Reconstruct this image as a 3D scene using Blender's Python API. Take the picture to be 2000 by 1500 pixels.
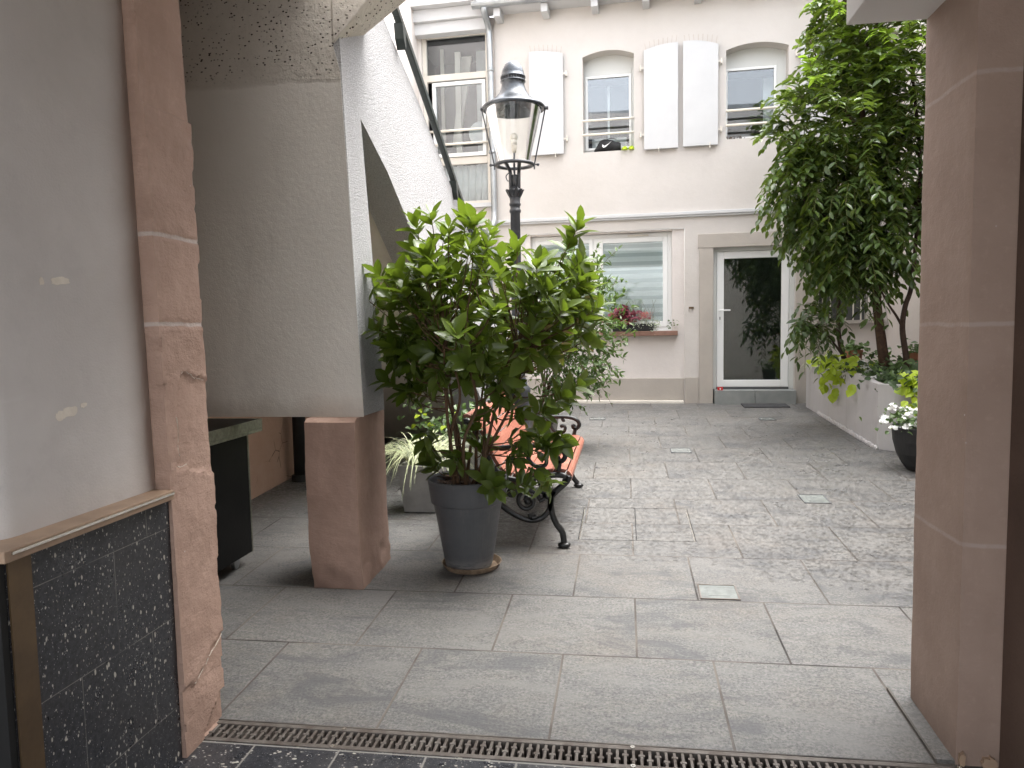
import bpy, math, random
import numpy as np
from mathutils import Vector, Matrix, noise

# ------------------------------------------------------------------ scene, camera, sky, sun
S = bpy.context.scene
C = S.collection
for o in list(bpy.data.objects):
    bpy.data.objects.remove(o)

cam_d = bpy.data.cameras.new('camera')
cam = bpy.data.objects.new('camera', cam_d)
C.objects.link(cam)
S.camera = cam
cam_d.sensor_width = 36
cam_d.lens = 25.763
cam_d.clip_start = 0.05
cam_d.clip_end = 500
_p, _r, _y = 0.0774, -0.0178, 0.1527          # pitch down, roll, yaw to the left
_f = Vector((-math.sin(_y) * math.cos(_p), math.cos(_y) * math.cos(_p), -math.sin(_p)))
_x = Vector((math.cos(_y), math.sin(_y), 0))
_u = _x.cross(_f)
_x2 = math.cos(_r) * _x + math.sin(_r) * _u
_u2 = -math.sin(_r) * _x + math.cos(_r) * _u
cam.matrix_world = Matrix(((_x2[0], _u2[0], -_f[0], 0), (_x2[1], _u2[1], -_f[1], 0), (_x2[2], _u2[2], -_f[2], 1.4857), (0, 0, 0, 1)))

W = bpy.data.worlds.new('World')
S.world = W
W.use_nodes = True
_n = W.node_tree.nodes
_l = W.node_tree.links
bg = _n['Background']
sky = _n.new('ShaderNodeTexSky')
sky.sky_type = 'NISHITA'
sky.sun_disc = False
SUN_EL, SUN_AZ = math.radians(72), math.radians(70)     # azimuth clockwise from +Y
sky.sun_elevation = SUN_EL
sky.sun_rotation = SUN_AZ
sky.air_density = 1.0
sky.dust_density = 4.0
hs = _n.new('ShaderNodeHueSaturation')
hs.inputs['Saturation'].default_value = 0.22
_l.new(sky.outputs[0], hs.inputs['Color'])
_l.new(hs.outputs[0], bg.inputs['Color'])
bg.inputs['Strength'].default_value = 0.15

sun_d = bpy.data.lights.new('sun', 'SUN')
sun_d.energy = 0.65
sun_d.angle = math.radians(55)
sun_d.color = (1.0, 0.965, 0.92)
sun = bpy.data.objects.new('sun', sun_d)
C.objects.link(sun)
_d = Vector((math.sin(SUN_AZ) * math.cos(SUN_EL), math.cos(SUN_AZ) * math.cos(SUN_EL), math.sin(SUN_EL)))
sun.rotation_euler = (-_d).to_track_quat('-Z', 'Y').to_euler()
sun.location = (0, 0, 20)

S.render.engine = 'CYCLES'
S.cycles.max_bounces = 8
S.cycles.diffuse_bounces = 5
S.cycles.transparent_max_bounces = 12
S.view_settings.view_transform = 'Standard'
S.view_settings.look = 'None'
S.view_settings.gamma = 1
S.view_settings.exposure = 2.86

R = random.Random(11)
NR = np.random.RandomState(5)
def gz(x, y):                                             # height of the gently rising ground
    return 0.0057 * x + 0.0404 * y

# ------------------------------------------------------------------ materials
def mat(name, base, rough=0.8, spec=0.3, metal=0.0):
    m = bpy.data.materials.new(name)
    m.use_nodes = True
    b = m.node_tree.nodes['Principled BSDF']
    b.inputs['Base Color'].default_value = (*base, 1)
    b.inputs['Roughness'].default_value = rough
    b.inputs['Specular IOR Level'].default_value = spec
    b.inputs['Metallic'].default_value = metal
    return m

class NT:
    def __init__(s, m):
        s.m = m; s.t = m.node_tree; s.b = s.t.nodes['Principled BSDF']
        s.co = s.t.nodes.new('ShaderNodeNewGeometry').outputs['Position']
    def n(s, typ, **kw):
        n = s.t.nodes.new(typ)
        for k, v in kw.items(): setattr(n, k, v)
        return n
    def link(s, a, b): s.t.links.new(a, b)
    def scale_co(s, sc, off=(0, 0, 0), rot=(0, 0, 0)):
        mp = s.n('ShaderNodeMapping')
        mp.inputs['Scale'].default_value = sc
        mp.inputs['Location'].default_value = off
        mp.inputs['Rotation'].default_value = rot
        s.link(s.co, mp.inputs['Vector'])
        return mp.outputs[0]
    def noise(s, scale, detail=4, rough=0.55, co=None, dist=0):
        n = s.n('ShaderNodeTexNoise')
        n.inputs['Scale'].default_value = scale
        n.inputs['Detail'].default_value = detail
        n.inputs['Roughness'].default_value = rough
        n.inputs['Distortion'].default_value = dist
        s.link(co or s.co, n.inputs['Vector'])
        return n.outputs['Fac']
    def vor(s, scale, co=None, feature='F1', rnd=1.0):
        n = s.n('ShaderNodeTexVoronoi', feature=feature)
        n.inputs['Scale'].default_value = scale
        n.inputs['Randomness'].default_value = rnd
        s.link(co or s.co, n.inputs['Vector'])
        return n
    def ramp(s, fac, stops, interp='LINEAR'):
        r = s.n('ShaderNodeValToRGB')
        e = r.color_ramp.elements
        r.color_ramp.interpolation = interp
        while len(e) < len(stops): e.new(0.5)
        for i, (p, c) in enumerate(stops):
            e[i].position = p
            e[i].color = (*c, 1) if len(c) == 3 else c
        s.link(fac, r.inputs['Fac'])
        return r.outputs['Color']
    def rmp(s, fac, a, b, c=0.0, d=1.0):
        r = s.n('ShaderNodeMapRange')
        for i, v in enumerate((a, b, c, d)): r.inputs[i + 1].default_value = v
        s.link(fac, r.inputs[0])
        return r.outputs[0]
    def mix(s, fac, a, b, mode='MIX'):
        m = s.n('ShaderNodeMix', data_type='RGBA', blend_type=mode)
        for sock, v in ((m.inputs[0], fac), (m.inputs[6], a), (m.inputs[7], b)):
            if isinstance(v, (int, float)): sock.default_value = v
            elif isinstance(v, tuple): sock.default_value = (*v, 1)
            else: s.link(v, sock)
        return m.outputs[2]
    def math(s, op, a, b=None, c=None):
        m = s.n('ShaderNodeMath', operation=op)
        for i, v in enumerate((a, b, c)):
            if v is None: continue
            if isinstance(v, (int, float)): m.inputs[i].default_value = v
            else: s.link(v, m.inputs[i])
        return m.outputs[0]
    def sep(s, co=None):
        n = s.n('ShaderNodeSeparateXYZ')
        s.link(co or s.co, n.inputs[0])
        return n.outputs
    def bump(s, h, strength=0.3, dist=0.01, prev=None):
        b = s.n('ShaderNodeBump')
        b.inputs['Strength'].default_value = strength
        b.inputs['Distance'].default_value = dist
        s.link(h, b.inputs['Height'])
        if prev: s.link(prev, b.inputs['Normal'])
        return b.outputs[0]
    def out(s, col=None, rough=None, nrm=None):
        if col is not None: s.link(col, s.b.inputs['Base Color'])
        if rough is not None: s.link(rough, s.b.inputs['Roughness'])
        if nrm is not None: s.link(nrm, s.b.inputs['Normal'])
        return s.m

def plaster(name, base, dark, fine=220, finestr=0.25, big=1.6, bigamt=1.0, rough=0.9, lump=0.15, stain=None, blotch=7.0):
    m = mat(name, base, rough, 0.2)
    t = NT(m)
    a = t.noise(big, 5, 0.6)
    b = t.noise(blotch, 6, 0.65)
    f = t.math('MULTIPLY', t.rmp(a, 0.35, 0.7), bigamt)
    col = t.mix(f, base, dark)
    col = t.mix(t.rmp(b, 0.5, 0.75, 0, 0.35 * bigamt), col, dark)
    if stain is not None:
        st = t.noise(1.0, 5, 0.7, co=t.scale_co((5, 5, 0.45)))
        col = t.mix(t.rmp(st, 0.52, 0.78, 0, 0.55), col, stain)
    n1 = t.bump(t.noise(blotch, 5, 0.6), lump, 0.02)
    n2 = t.bump(t.noise(fine, 3, 0.6), finestr, 0.004, n1)
    return t.out(col, None, n2)

M = {}
M['facade'] = plaster('facade_render', (0.56, 0.53, 0.50), (0.50, 0.47, 0.437), 160, 0.3, 0.9, 0.8, lump=0.22)
M['facade_lightened'] = plaster('facade_render_lightened', (0.66, 0.62, 0.59), (0.59, 0.55, 0.52), 160, 0.3, 0.9, 0.8, lump=0.25)  # same render, lightened to offset the shade of eaves and tree
M['stone_beige'] = plaster('painted_surround', (0.42, 0.385, 0.345), (0.36, 0.33, 0.295), 120, 0.3, 2, 0.8, lump=0.25)
M['white_paint'] = plaster('white_paint', (0.54, 0.545, 0.548), (0.48, 0.485, 0.49), 90, 0.05, 3, 0.6, rough=0.55, lump=0.05)
M['cream_trim'] = plaster('cream_trim', (0.66, 0.63, 0.57), (0.55, 0.51, 0.45), 90, 0.1, 3, 0.8, rough=0.6, lump=0.08)
M['pvc'] = mat('white_frame', (0.74, 0.75, 0.74), 0.35, 0.5)
M['pvc_old'] = mat('grey_white_frame', (0.55, 0.56, 0.54), 0.45, 0.4)
M['rail_cream'] = mat('cream_rail', (0.70, 0.66, 0.58), 0.4, 0.5)
M['side_wall'] = plaster('courtyard_side_render', (0.70, 0.65, 0.61), (0.62, 0.57, 0.53), 150, 0.3, 0.9, 0.8)
M['rear_render'] = plaster('passage_front_render', (0.72, 0.70, 0.67), (0.62, 0.60, 0.58), 150, 0.3, 0.9, 0.8)
M['brown_sill'] = plaster('brown_sill', (0.25, 0.15, 0.115), (0.18, 0.105, 0.08), 120, 0.2, 8, 1)
M['dark_soil'] = plaster('dark_soil', (0.035, 0.022, 0.015), (0.015, 0.01, 0.007), 60, 0.8, 20, 1, lump=0.8)

def roughcast():
    m = mat('roughcast', (0.56, 0.56, 0.56), 0.95, 0.15)
    t = NT(m)
    g = t.noise(120, 4, 0.7)
    col = t.mix(t.rmp(g, 0.4, 0.62), (0.40, 0.40, 0.405), (0.60, 0.60, 0.61))
    col = t.mix(t.rmp(t.noise(1.4, 5, 0.6), 0.45, 0.75, 0, 0.6), col, (0.45, 0.445, 0.44))
    return t.out(col, None, t.bump(g, 1.0, 0.016))
M['roughcast'] = roughcast()

def cement():
    m = mat('aged_cement', (0.30, 0.27, 0.23), 0.95, 0.15)
    t = NT(m)
    col = t.mix(t.rmp(t.noise(1.5, 5), 0.35, 0.7), (0.70, 0.665, 0.605), (0.79, 0.755, 0.695))
    z = t.sep()[2]
    # band of pits and crumbled render high on the wall
    band = t.math('MULTIPLY', t.rmp(t.math('ADD', z, t.math('MULTIPLY', t.noise(2.2, 3), 0.35)), 2.93, 3.02), 1.0)
    pn = t.noise(3.0, 3, 0.6, dist=0.4)
    area = t.math('MULTIPLY', band, t.rmp(pn, 0.38, 0.46))
    v = t.vor(40, co=t.scale_co((1, 1, 1.5), rot=(0, 0.5, 0)))
    vn = t.noise(60, 3)
    pit = t.math('MULTIPLY', t.rmp(t.math('ADD', v.outputs['Distance'], t.math('MULTIPLY', vn, 0.55)), 0.52, 0.46), area)
    pit = t.math('MULTIPLY', pit, t.rmp(t.noise(11, 4, 0.7), 0.41, 0.48))
    upper = t.rmp(t.math('ADD', z, t.math('MULTIPLY', t.noise(5, 4), 0.06)), 2.775, 2.795)
    col = t.mix(upper, col, t.mix(t.noise(9, 6, 0.7), (0.56, 0.52, 0.46), (0.74, 0.70, 0.63)))
    st = t.noise(1.0, 6, 0.7, co=t.scale_co((2.2, 2.2, 0.6)))
    col = t.mix(t.rmp(st, 0.55, 0.75, 0, 0.4), col, (0.36, 0.33, 0.29))
    foot = t.math('MULTIPLY', t.rmp(t.math('ADD', z, t.math('MULTIPLY', t.noise(7, 4), 0.12)), 1.20, 1.10), 0.5)
    col = t.mix(foot, col, (0.40, 0.34, 0.28))
    col = t.mix(pit, col, (0.06, 0.045, 0.035))
    h = t.math('SUBTRACT', t.math('MULTIPLY', t.noise(26, 5, 0.7), t.rmp(upper, 0, 1, 0.25, 1.0)), t.math('MULTIPLY', pit, 0.9))
    n1 = t.bump(h, 0.7, 0.015)
    n1 = t.bump(t.noise(200, 3), 0.3, 0.004, n1)
    return t.out(col, None, n1)
M['cement'] = cement()

def sandstone(name, base, dark, joints, amp=1.0, jstr=0.9):
    m = mat(name, base, 0.75, 0.25)
    t = NT(m)
    z = t.sep()[2]
    col = t.mix(t.rmp(t.noise(4, 6, 0.6), 0.35, 0.7), base, dark)
    col = t.mix(t.rmp(t.noise(30, 5, 0.7), 0.55, 0.8, 0, 0.5), col, tuple(c * 1.25 for c in base))
    zn = t.math('ADD', z, t.math('MULTIPLY', t.noise(9, 3), 0.015))
    js = None
    for j in joints:
        d = t.math('ABSOLUTE', t.math('SUBTRACT', zn, j + 0.0075))
        k = t.rmp(d, 0.004, 0.009, 1, 0)
        js = k if js is None else t.math('MAXIMUM', js, k)
    if js is not None:
        js = t.math('MULTIPLY', js, t.rmp(t.noise(20, 3), 0.25, 0.5, 0.35, 1))
        col = t.mix(t.math('MULTIPLY', js, jstr), col, (0.52, 0.45, 0.41))
    # scratches and small bare spots
    # horizontal tooling, scuffed streaks and dirt near the foot
    tl_ = t.noise(1.0, 5, 0.7, co=t.scale_co((7, 7, 60), rot=(0.06, 0, 0)))
    col = t.mix(t.math('MULTIPLY', t.rmp(tl_, 0.5, 0.72, 0, 0.45), t.rmp(t.noise(2.2, 3), 0.45, 0.6)), col, dark)
    sk = t.noise(1.0, 6, 0.75, co=t.scale_co((5, 5, 1.5), rot=(0.5, 0, 0)))
    col = t.mix(t.rmp(sk, 0.58, 0.75, 0, 0.35), col, tuple(min(1, c * 1.35) for c in base))
    ft = t.rmp(t.math('ADD', z, t.math('MULTIPLY', t.noise(9, 4), 0.15)), 0.36, 0.20, 0, 0.5)
    col = t.mix(ft, col, tuple(c * 0.62 for c in dark))
    sp = t.vor(26)
    col = t.mix(t.math('MULTIPLY', t.rmp(sp.outputs['Distance'], 0.10, 0.06), t.rmp(t.noise(3.3, 2), 0.62, 0.7)), col, (0.6, 0.55, 0.5))
    n1 = t.bump(t.noise(9, 5, 0.6), 0.35 * amp, 0.03)
    n2 = t.bump(t.noise(45, 5, 0.7, co=t.scale_co((1, 1, 2.2))), 0.35 * amp, 0.008, n1)
    n3 = t.bump(t.noise(200, 3), 0.25, 0.003, n2)
    return t.out(col, None, n3)
M['sand_l'] = sandstone('painted_sandstone', (0.45, 0.31, 0.245), (0.365, 0.245, 0.19), (1.515, 1.80), 1.1)
M['sand_r'] = sandstone('painted_sandstone_smooth', (0.35, 0.255, 0.205), (0.295, 0.21, 0.167), (1.47, 2.20, 0.80), 0.55, 0.32)
M['sand_pier'] = sandstone('painted_sandstone_pier', (0.40, 0.275, 0.22), (0.33, 0.22, 0.175), (), 0.8)
M['brown_wall'] = plaster('brown_wall', (0.13, 0.085, 0.065), (0.095, 0.062, 0.048), 90, 0.4, 3, 1, lump=0.3)

def old_plaster():
    m = mat('old_pink_plaster', (0.4, 0.27, 0.2), 0.9, 0.2)
    t = NT(m)
    z = t.sep()[2]
    zz = t.math('ADD', z, t.math('MULTIPLY', t.noise(3, 4), 0.3))
    lowc = t.mix(t.noise(6, 6, 0.7), (0.42, 0.27, 0.20), (0.52, 0.37, 0.29))
    col = t.mix(t.rmp(zz, 1.30, 1.36), lowc, (0.45, 0.42, 0.38))
    # white render where the wall is out in the open
    cr = t.vor(4.5, feature='DISTANCE_TO_EDGE', co=t.scale_co((1, 1, 1)))
    crk = t.math('MULTIPLY', t.rmp(cr.outputs['Distance'], 0.012, 0.004), t.rmp(t.noise(5, 3), 0.5, 0.6))
    crk = t.math('MULTIPLY', crk, t.rmp(z, 0.75, 0.6))
    col = t.mix(crk, col, (0.07, 0.04, 0.03))
    n = t.bump(t.noise(7, 6, 0.65), 0.6, 0.03)
    n = t.bump(t.math('SUBTRACT', t.noise(60, 3), crk), 0.4, 0.006, n)
    return t.out(col, None, n)
M['old_plaster'] = old_plaster()

def passage_plaster():
    m = mat('passage_plaster', (0.5, 0.48, 0.46), 0.85, 0.2)
    t = NT(m)
    col = t.mix(t.rmp(t.noise(1.5, 5, 0.6), 0.35, 0.65), (0.60, 0.57, 0.545), (0.51, 0.48, 0.455))
    col = t.mix(t.rmp(t.noise(5, 6, 0.7), 0.5, 0.8, 0, 0.5), col, (0.43, 0.405, 0.39))
    # lateral scuff marks, slightly diagonal
    sc = t.noise(1.0, 5, 0.7, co=t.scale_co((3, 3, 14), rot=(0.25, 0, 0)))
    col = t.mix(t.rmp(sc, 0.6, 0.8, 0, 0.25), col, (0.68, 0.66, 0.64))
    n = t.bump(t.noise(4, 4, 0.5), 0.25, 0.03)
    n = t.bump(t.noise(150, 4, 0.6), 0.3, 0.004, n)
    return t.out(col, None, n)
M['passage_plaster'] = passage_plaster()
M['tape'] = plaster('peeled_tape', (0.72, 0.66, 0.57), (0.60, 0.54, 0.46), 80, 0.3, 20, 1)

def terrazzo(name, mode):
    m = mat(name, (0.03, 0.032, 0.036), 0.32, 0.45)
    t = NT(m)
    base = t.mix(t.rmp(t.noise(70, 4, 0.7), 0.4, 0.65), (0.014, 0.015, 0.019), (0.040, 0.042, 0.048))
    col = base
    tot = None
    for sc, th, keep, c, rr in ((30, 0.30, 0.50, (0.42, 0.40, 0.35), 0.5), (55, 0.30, 0.48, (0.46, 0.44, 0.40), 1.2), (62.7, 0.26, 0.56, (0.22, 0.20, 0.17), 2.2), (120, 0.30, 0.5, (0.30, 0.30, 0.30), 0.2), (260, 0.34, 0.5, (0.17, 0.17, 0.18), 0)):
        dn = t.n('ShaderNodeTexNoise'); dn.inputs['Scale'].default_value = sc * 0.9; dn.inputs['Detail'].default_value = 2
        t.link(t.co, dn.inputs['Vector'])
        dm = t.n('ShaderNodeVectorMath', operation='MULTIPLY_ADD'); t.link(dn.outputs['Color'], dm.inputs[0]); dm.inputs[1].default_value = (0.5 / sc,) * 3; t.link(t.scale_co((1, 1.7, 0.9), rot=(rr, rr * 0.7, rr)), dm.inputs[2])
        v = t.vor(sc, co=dm.outputs[0])
        cc = t.n('ShaderNodeSeparateColor')
        t.link(v.outputs['Color'], cc.inputs[0])
        dd = t.math('ADD', v.outputs['Distance'], t.math('MULTIPLY', t.noise(sc * 2.2, 2), 0.35))
        on = t.math('MULTIPLY', t.rmp(dd, th + 0.10, th + 0.03), t.math('GREATER_THAN', cc.outputs[0], keep + 0.13))
        col = t.mix(on, col, c)
    s_ = t.sep()
    comb = t.n('ShaderNodeCombineXYZ')
    if mode == 'wall':
        t.link(s_[1], comb.inputs[0]); t.link(s_[2], comb.inputs[1])
    else:
        t.link(s_[0], comb.inputs[0]); t.link(s_[1], comb.inputs[1])
    br = t.n('ShaderNodeTexBrick')
    br.offset = 0.5
    br.inputs['Scale'].default_value = 1
    br.inputs['Brick Width'].default_value = 0.30
    br.inputs['Row Height'].default_value = 0.30 if mode == 'wall' else 0.60
    br.inputs['Mortar Size'].default_value = 0.0014 if mode == 'wall' else 0.0035
    br.inputs['Mortar Smooth'].default_value = 0.1
    mp = t.n('ShaderNodeMapping')
    mp.inputs['Location'].default_value = (0.08, 0.04, 0) if mode == 'wall' else (0.05, 0.17, 0)
    t.link(comb.outputs[0], mp.inputs[0])
    t.link(mp.outputs[0], br.inputs['Vector'])
    j = br.outputs['Fac']
    if mode == 'wall':
        j = t.math('MULTIPLY', j, t.rmp(t.noise(6, 3), 0.42, 0.55, 0.15, 0.7))
    col = t.mix(j, col, (0.23, 0.22, 0.2))
    dirt = t.rmp(t.noise(3, 5), 0.5, 0.8, 0, 0.35)
    col = t.mix(dirt, col, (0.08, 0.075, 0.07))
    return t.out(col, t.rmp(t.noise(12, 4), 0.3, 0.7, 0.22, 0.5), t.bump(t.noise(40, 3), 0.08, 0.004))
M['terrazzo_wall'] = terrazzo('dark_terrazzo_wall', 'wall')
M['terrazzo_floor'] = terrazzo('dark_terrazzo_floor', 'floor')

TW, TD, TY0, TX0 = 0.608, 0.60, 2.362, -1.4757
def paving():
    m = mat('stone_paving', (0.1408, 0.1411, 0.137), 0.7, 0.35)
    t = NT(m)
    mp = t.n('ShaderNodeMapping')
    mp.inputs['Location'].default_value = (-TX0 + 0.304 + 10 * TW, -TY0 + 10 * TD, 0)
    t.link(t.co, mp.inputs[0])
    br = t.n('ShaderNodeTexBrick')
    br.offset = 0.5
    br.offset_frequency = 2
    br.inputs['Scale'].default_value = 1
    br.inputs['Brick Width'].default_value = TW
    br.inputs['Row Height'].default_value = TD
    br.inputs['Mortar Size'].default_value = 0.0052
    br.inputs['Mortar Smooth'].default_value = 0.3
    br.inputs['Color1'].default_value = (0.08537, 0.08628, 0.08688, 1)
    br.inputs['Color2'].default_value = (0.1562, 0.1511, 0.1437, 1)
    br.inputs['Mortar'].default_value = (0.06038, 0.05039, 0.04314, 1)
    t.link(mp.outputs[0], br.inputs['Vector'])
    tile = br.outputs['Color']
    j = br.outputs['Fac']
    # per-slab shift so that the stone's veining does not run through the joints
    ad = t.n('ShaderNodeVectorMath', operation='MULTIPLY_ADD')
    t.link(tile, ad.inputs[0]); ad.inputs[1].default_value = (90, 90, 90); t.link(t.co, ad.inputs[2])
    sc = t.n('ShaderNodeMapping'); sc.inputs['Scale'].default_value = (0.55, 1.2, 1); t.link(ad.outputs[0], sc.inputs[0])
    v1 = t.noise(7, 8, 0.72, co=sc.outputs[0], dist=0.5)
    v2 = t.noise(34, 6, 0.8, co=sc.outputs[0], dist=0.3)
    v3 = t.noise(95, 4, 0.75)
    col = t.mix(t.rmp(v1, 0.36, 0.64), tile, (0.156, 0.1487, 0.1344))
    col = t.mix(t.rmp(v2, 0.44, 0.58, 0, 0.8), col, (0.07798, 0.08062, 0.08119))
    col = t.mix(t.rmp(v2, 0.52, 0.72, 0, 0.55), col, (0.2113, 0.2014, 0.1827))
    col = t.mix(t.rmp(v3, 0.5, 0.66, 0, 0.7), col, (0.2012, 0.194, 0.1827))
    col = t.mix(t.rmp(v3, 0.5, 0.36, 0, 0.8), col, (0.05534, 0.05543, 0.05582))
    # brownish worn film
    col = t.mix(t.rmp(t.noise(1.6, 7, 0.68), 0.5, 0.68, 0, 0.3), col, (0.1309, 0.1059, 0.08372))
    bl = t.noise(3.2, 8, 0.75, co=sc.outputs[0], dist=0.8)
    col = t.mix(t.rmp(bl, 0.52, 0.62, 0, 0.65), col, (0.1487, 0.1446, 0.1368))
    col = t.mix(t.rmp(bl, 0.48, 0.38, 0, 0.7), col, (0.06562, 0.06748, 0.0706))
    jn = t.rmp(t.noise(2.5, 4), 0.35, 0.6)
    jc = t.mix(jn, (0.0122, 0.00887, 0.007207), (0.1144, 0.09925, 0.08457))
    col = t.mix(t.math('MULTIPLY', j, t.rmp(t.noise(9, 3), 0.3, 0.5, 0.65, 1)), col, jc)
    # rain drops beyond the roof edge
    s_ = t.sep()
    yy = t.math('ADD', t.math('ADD', s_[1], t.math('MULTIPLY', s_[0], 0.28)), t.math('MULTIPLY', t.noise(1.1, 3), 1.1))
    dens = t.math('MULTIPLY', t.rmp(yy, 4.55, 5.0), t.rmp(yy, 11.0, 7.2))
    drops = None
    for scl, th in ((21, 0.27), (30, 0.30), (43, 0.28)):
        v = t.vor(scl, co=t.scale_co((0.8, 1.0, 1))); v.voronoi_dimensions = '2D'
        cc = t.n('ShaderNodeSeparateColor'); t.link(v.outputs['Color'], cc.inputs[0])
        dd = t.math('ADD', v.outputs['Distance'], t.math('MULTIPLY', t.noise(scl * 2.5, 2), 0.16))
        on = t.math('MULTIPLY', t.rmp(dd, th + 0.11, th + 0.05), t.math('LESS_THAN', cc.outputs[1], t.math('MULTIPLY', dens, 0.47)))
        drops = on if drops is None else t.math('MAXIMUM', drops, on)
    col = t.mix(t.math('MULTIPLY', drops, 0.34), col, (0.03773, 0.03426, 0.03147))
    rough = t.math('SUBTRACT', t.rmp(v1, 0.3, 0.7, 0.52, 0.74), t.math('MULTIPLY', drops, 0.3))
    h = t.math('SUBTRACT', t.math('MULTIPLY', v2, 0.5), t.math('MULTIPLY', j, 1.3))
    n = t.bump(h, 0.45, 0.006)
    n = t.bump(v3, 0.2, 0.002, n)
    return t.out(col, rough, n)
M['paving'] = paving()

def simple(name, c1, c2, sc, rough, spec=0.4, metal=0.0, bs=0.1, detail=4):
    m = mat(name, c1, rough, spec, metal)
    t = NT(m)
    col = t.mix(t.rmp(t.noise(sc, detail, 0.65), 0.35, 0.7), c1, c2)
    return t.out(col, None, t.bump(t.noise(sc * 6, 3), bs, 0.004))
M['iron'] = simple('black_cast_iron', (0.006, 0.006, 0.0065), (0.011, 0.011, 0.011), 14, 0.38, 0.5, 0, 0.15)
M['lamp_iron'] = simple('dark_grey_painted_iron', (0.030, 0.033, 0.038), (0.055, 0.058, 0.065), 10, 0.4, 0.5, 0, 0.15)
M['lamp_hood'] = simple('lamp_hood_copper_grey', (0.022, 0.026, 0.031), (0.085, 0.095, 0.108), 9, 0.27, 0.6, 0.55, 0.2)
M['street'] = simple('street_bounce', (0.30, 0.29, 0.28), (0.24, 0.235, 0.23), 3, 0.8, 0.3)
M['handrail'] = simple('dark_green_handrail', (0.012, 0.020, 0.018), (0.02, 0.03, 0.027), 20, 0.35, 0.5)
M['grate'] = simple('rusty_grate', (0.075, 0.060, 0.050), (0.15, 0.135, 0.12), 18, 0.6, 0.4, 0.3, 0.3)
M['trough'] = simple('drain_trough', (0.010, 0.009, 0.008), (0.03, 0.025, 0.02), 18, 0.9)
M['brass'] = simple('bronze_trim', (0.13, 0.085, 0.045), (0.09, 0.06, 0.035), 8, 0.35, 0.5, 0.5)
M['ledge'] = simple('brown_ledge', (0.36, 0.25, 0.17), (0.26, 0.18, 0.125), 9, 0.5, 0.4, 0)
M['alu'] = simple('aluminium_edge', (0.75, 0.72, 0.66), (0.6, 0.57, 0.52), 9, 0.25, 0.5, 0.9)
M['zinc'] = simple('zinc', (0.42, 0.44, 0.45), (0.30, 0.32, 0.33), 5, 0.4, 0.5, 0.7)
M['pot_grey'] = simple('grey_plastic_pot', (0.10, 0.105, 0.112), (0.125, 0.13, 0.135), 6, 0.5, 0.35)
def potmat():
    m = mat('grey_plastic_pot', (0.09, 0.095, 0.10), 0.5, 0.35)
    t = NT(m)
    z = t.sep()[2]
    col = t.mix(t.rmp(t.noise(6, 5, 0.65), 0.35, 0.7), (0.066, 0.069, 0.075), (0.088, 0.090, 0.094))
    sc = t.noise(1.0, 6, 0.75, co=t.scale_co((9, 9, 40)))
    zz = t.math('ADD', z, t.math('MULTIPLY', sc, 0.10))
    col = t.mix(t.math('MULTIPLY', t.rmp(zz, 0.29, 0.24), t.rmp(sc, 0.42, 0.6, 0.1, 0.8)), col, (0.26, 0.25, 0.24))
    col = t.mix(t.rmp(zz, 0.235, 0.205, 0, 0.7), col, (0.10, 0.075, 0.055))
    dr = t.noise(1.0, 5, 0.7, co=t.scale_co((30, 30, 2.5)))
    col = t.mix(t.rmp(dr, 0.58, 0.75, 0, 0.3), col, (0.17, 0.165, 0.155))
    return t.out(col, t.rmp(sc, 0.3, 0.7, 0.42, 0.6), t.bump(t.noise(40, 3), 0.08, 0.003))
M['pot_grey'] = potmat()
M['pot_dark'] = simple('anthracite_pot', (0.018, 0.018, 0.019), (0.028, 0.028, 0.028), 9, 0.55, 0.35)
M['pot_light'] = simple('light_grey_pot', (0.24, 0.235, 0.23), (0.33, 0.32, 0.31), 6, 0.75, 0.2)
M['terracotta'] = simple('terracotta', (0.34, 0.15, 0.09), (0.26, 0.115, 0.07), 8, 0.8, 0.2)
M['saucer'] = simple('dirty_saucer', (0.26, 0.19, 0.13), (0.13, 0.09, 0.06), 25, 0.7, 0.25)
M['planter'] = plaster('grey_planter_render', (0.46, 0.445, 0.44), (0.39, 0.375, 0.37), 120, 0.15, 1.3, 0.9, stain=(0.30, 0.275, 0.25), lump=0.1)
M['bark'] = simple('brown_bark', (0.10, 0.062, 0.042), (0.045, 0.030, 0.022), 25, 0.85, 0.2, 0, 0.5)
M['bark_dark'] = simple('dark_bark', (0.035, 0.022, 0.018), (0.06, 0.04, 0.03), 25, 0.8, 0.2, 0, 0.5)
M['stem'] = simple('reddish_stem', (0.12, 0.065, 0.035), (0.07, 0.05, 0.03), 30, 0.7, 0.25)
M['twig'] = simple('green_twig', (0.08, 0.12, 0.03), (0.12, 0.10, 0.04), 30, 0.6, 0.3)
M['black_lacquer'] = simple('black_panel', (0.003, 0.003, 0.003), (0.005, 0.005, 0.005), 10, 0.5, 0.15)
M['steel_edge'] = simple('brushed_edge', (0.20, 0.20, 0.16), (0.10, 0.10, 0.075), 40, 0.4, 0.5, 0.6)
M['mat'] = simple('doormat', (0.05, 0.05, 0.052), (0.075, 0.075, 0.078), 90, 0.95, 0.1, 0, 0.6)
M['step'] = simple('grey_step_tile', (0.20, 0.215, 0.21), (0.26, 0.27, 0.26), 5, 0.6, 0.3)
M['black_cloth'] = simple('black_bag_fabric', (0.010, 0.010, 0.011), (0.018, 0.018, 0.019), 30, 0.6, 0.3, 0, 0.5)
M['white_mark'] = mat('white_print', (0.8, 0.8, 0.8), 0.6)
M['neon'] = simple('yellow_green_shoe', (0.55, 0.70, 0.03), (0.42, 0.58, 0.03), 20, 0.5, 0.4)
M['red'] = mat('red_box', (0.5, 0.02, 0.02), 0.4)
M['bulb'] = mat('opal_bulb', (0.75, 0.72, 0.66), 0.3, 0.5)
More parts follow.
